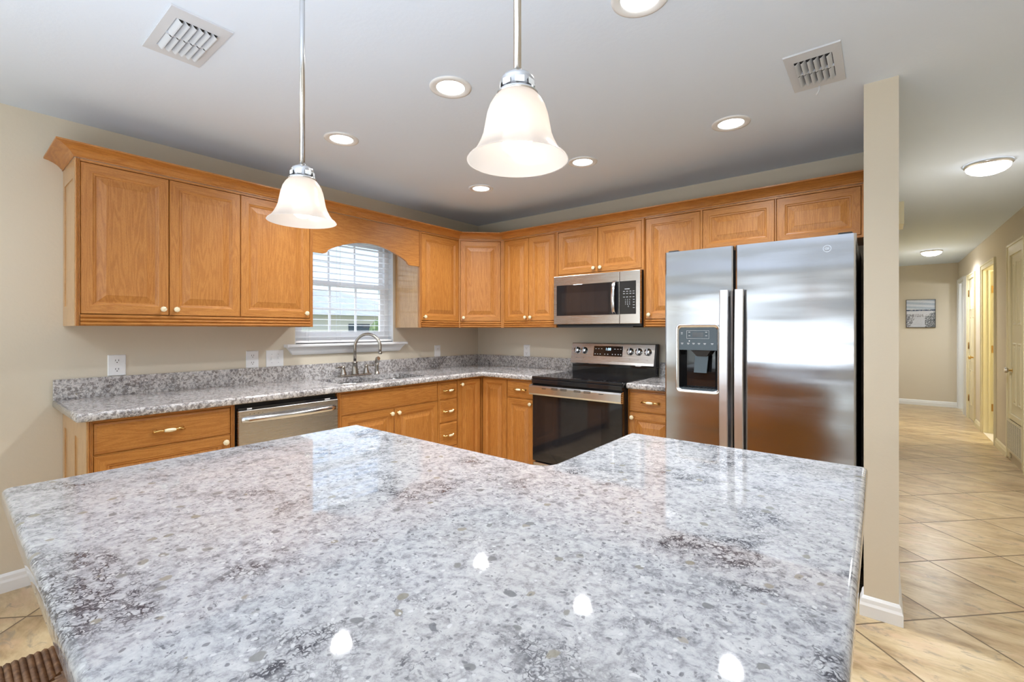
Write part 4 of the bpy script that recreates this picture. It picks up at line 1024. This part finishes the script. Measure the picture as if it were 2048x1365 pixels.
d4 = mkdoor(4, ''); mb = MB('trim_cream'); casing(mb, 2.47, 2.95, 1.997, z0=.03, cw=.11); mb.box(XR-.014, XR-.0005, 2.47, 2.95, .415, .465)
mb.build('casing', d4)
panelled(d4, 2.474, 2.946, .468, 1.993, XR+.002, 'door_cream', 2, [(.56, 1.15), (1.32, 1.92)])
dknob(d4, XR+.002, 2.89, .885, 'nickel_light'); hinge(d4, XR-.001, 2.478, .71); hinge(d4, XR-.001, 2.478, 1.75)
# return air grille below
gr = thing('return_air_grille', (XR, 2.775, .09), 0, 'cream louvred return air grille low on the hallway wall below the closet door', 'grille')
mb = MB('grille_cream'); GL, GH = .325, .315
for a, b, c, d in ((-GL, GL, 0, .02), (-GL, GL, GH-.02, GH), (-GL, -GL+.02, .02, GH-.02), (GL-.02, GL, .02, GH-.02)): mb.box(-.016, -.0145 if 0 else -.0125, a, b, c, d)
for k in range(1, 7): y = -GL+.02+k*(2*GL-.04)/7; mb.box(-.016, -.013, y-.004, y+.004, .02, GH-.02)
mb.build('frame', gr); mb = MB('vent_dark'); mb.box(-.0128, -.0122, -GL+.02, GL-.02, .02, GH-.02); mb.build('duct_opening', gr)
mb = MB('grille_cream')
for k in range(22): z = .026+k*(GH-.05)/21; mb.rings([[(-.0128, y, z+.004), (-.0175, y, z), (-.0168, y, z-.001), (-.0128, y, z+.002)] for y in (-GL+.02, GL-.02)])
lv = mb.build('louvers', gr); lv['kind'] = 'stuff'
# hall left wall: thermostat box and switch
mb = MB('trim_cream'); mb.box(3.3935, 3.420, -.66, -.50, 1.79, 1.90, bev=.003); tag(mb.build('wall_box'), 'small cream box high on the hallway side of the partition wall', 'wall box')

# ---------------------------------------------------------------- picture on the end wall
pc = thing('framed_picture', (3.862, YB, 1.553), 0, 'small painting of a beach path in a thin dark frame on the hallway end wall', 'picture')
HW, HH = .187, .236
mb = MB('black_matte')
for a, b, c, d in ((-HW, HW, -HH, -HH+.006), (-HW, HW, HH-.006, HH), (-HW, -HW+.006, -HH+.006, HH-.006), (HW-.006, HW, -HH+.006, HH-.006)): mb.box(a, b, -.035, -.001, c, d)
mb.build('frame', pc)
nx, nz = 48, 60; vv = []; ff = []
for j in range(nz+1):
    for i in range(nx+1): vv.append((-HW+.006+(2*HW-.012)*i/nx, -.028, -HH+.006+(2*HH-.012)*j/nz))
for j in range(nz):
    for i in range(nx): a = j*(nx+1)+i; ff.append((a, a+1, a+nx+2, a+nx+1))
me = bpy.data.meshes.new('canvas'); me.from_pydata(vv, [], ff); ca = me.color_attributes.new('paint', 'FLOAT_COLOR', 'POINT'); rr = random.Random(3)
for j in range(nz+1):
    rowj = rr.uniform(-.04, .04)
    for i in range(nx+1):
        u, v = i/nx, j/nz; n_ = rr.uniform(-.035, .035)+rowj
        if v > .645: c = (.50+n_+.12*math.sin(v*40+u*3), .56+n_+.10*math.sin(v*40+u*3), .66+n_+.08*math.sin(v*40+u*3))
        elif v > .595: c = (.06+n_*.3, .09+n_*.3, .16+n_*.3) if rr.random() > .12 else (.5, .5, .52)
        elif v > .42: c = (.60+n_, .62+n_, .68+n_)
        else: c = (.52+n_, .54+n_, .60+n_)
        if v < .47-.0*u and u < .30-.55*abs(v-.33) and rr.random() < .55: c = (.12, .12, .14)
        if .38 < v < .47 and .2 < u < .62 and (i % 3 == 0 or rr.random() < .25): c = (.22, .21, .24)
        if u > .66 and v < .42-.5*(.85-u)+.1*rr.random() and rr.random() < .68: c = (.09, .10, .11)
        if u > .85 and v < .52 and (i % 3 == 0): c = (.15, .17, .20)
        ca.data[j*(nx+1)+i].color = (max(0, c[0]), max(0, c[1]), max(0, c[2]), 1)
me.materials.append(MATS['painted_canvas']); cv = bpy.data.objects.new('canvas', me); COL.objects.link(cv); cv.parent = pc

# ---------------------------------------------------------------- outside the window
struct(MB('lawn_dry').box(-60, -.14, -40, 40, -.30, -.20).build('ground'))
struct(MB('lawn_dry').box(-.14, 40, -50, YS-.14, -.30, -.20).build('ground'))
hs = thing('neighbour_house', (-15.0, 7.5, -.2), 0, 'single-storey neighbouring house with a grey hipped roof seen through the blinds', 'house')
MB('siding_tan').box(-3.5, 3.0, -5.5, 1.8, 0, 2.0).build('walls', hs)
mb = MB('roof_shingle'); i = mb.vs([(-4.0, -6.0, 2.0), (3.5, -6.0, 2.0), (3.5, 2.3, 2.0), (-4.0, 2.3, 2.0), (-.25, -3.2, 3.15), (-.25, .0, 3.15)])
for q in ((0, 1, 4), (1, 2, 5, 4), (2, 3, 5), (3, 0, 4, 5), (3, 2, 1, 0)): mb.face([i+k for k in q])
mb.build('roof', hs)
for y in (-1.6,): MB('panel_grey').box(3.0, 3.02, y, y+.9, .8, 1.7).build('window', hs)
def blob(name, loc, sx, sz, label, seed):
    r_ = random.Random(seed); t = thing(name, loc, 0, label, 'tree'); bm = bmesh.new(); bmesh.ops.create_icosphere(bm, subdivisions=4, radius=1)
    ph = [(Vector((r_.uniform(-1, 1), r_.uniform(-1, 1), r_.uniform(-1, 1))).normalized(), r_.uniform(.10, .3)) for _ in range(60)]
    for v_ in bm.verts:
        d = v_.co.normalized(); k_ = .75+max((h if d.dot(p) > .93 else 0) for p, h in ph)+r_.uniform(-.04, .04); v_.co = Vector((d.x*k_*sx, d.y*k_*sx, d.z*k_*sz+sz+.5))
    me = bpy.data.meshes.new('crown'); bm.to_mesh(me); bm.free(); me.materials.append(MATS['leafage']); o = bpy.data.objects.new('crown', me); COL.objects.link(o); o.parent = t
    MB('stool_wood').tube([(0, 0, 0), (.03, 0, .6), (0, .02, 1.0)], [.09, .07, .05], 8).build('trunk', t)
blob('small_tree', (-8.2, 5.3, -.2), .95, .75, 'small leafy tree beyond the lower right corner of the kitchen window', 5)
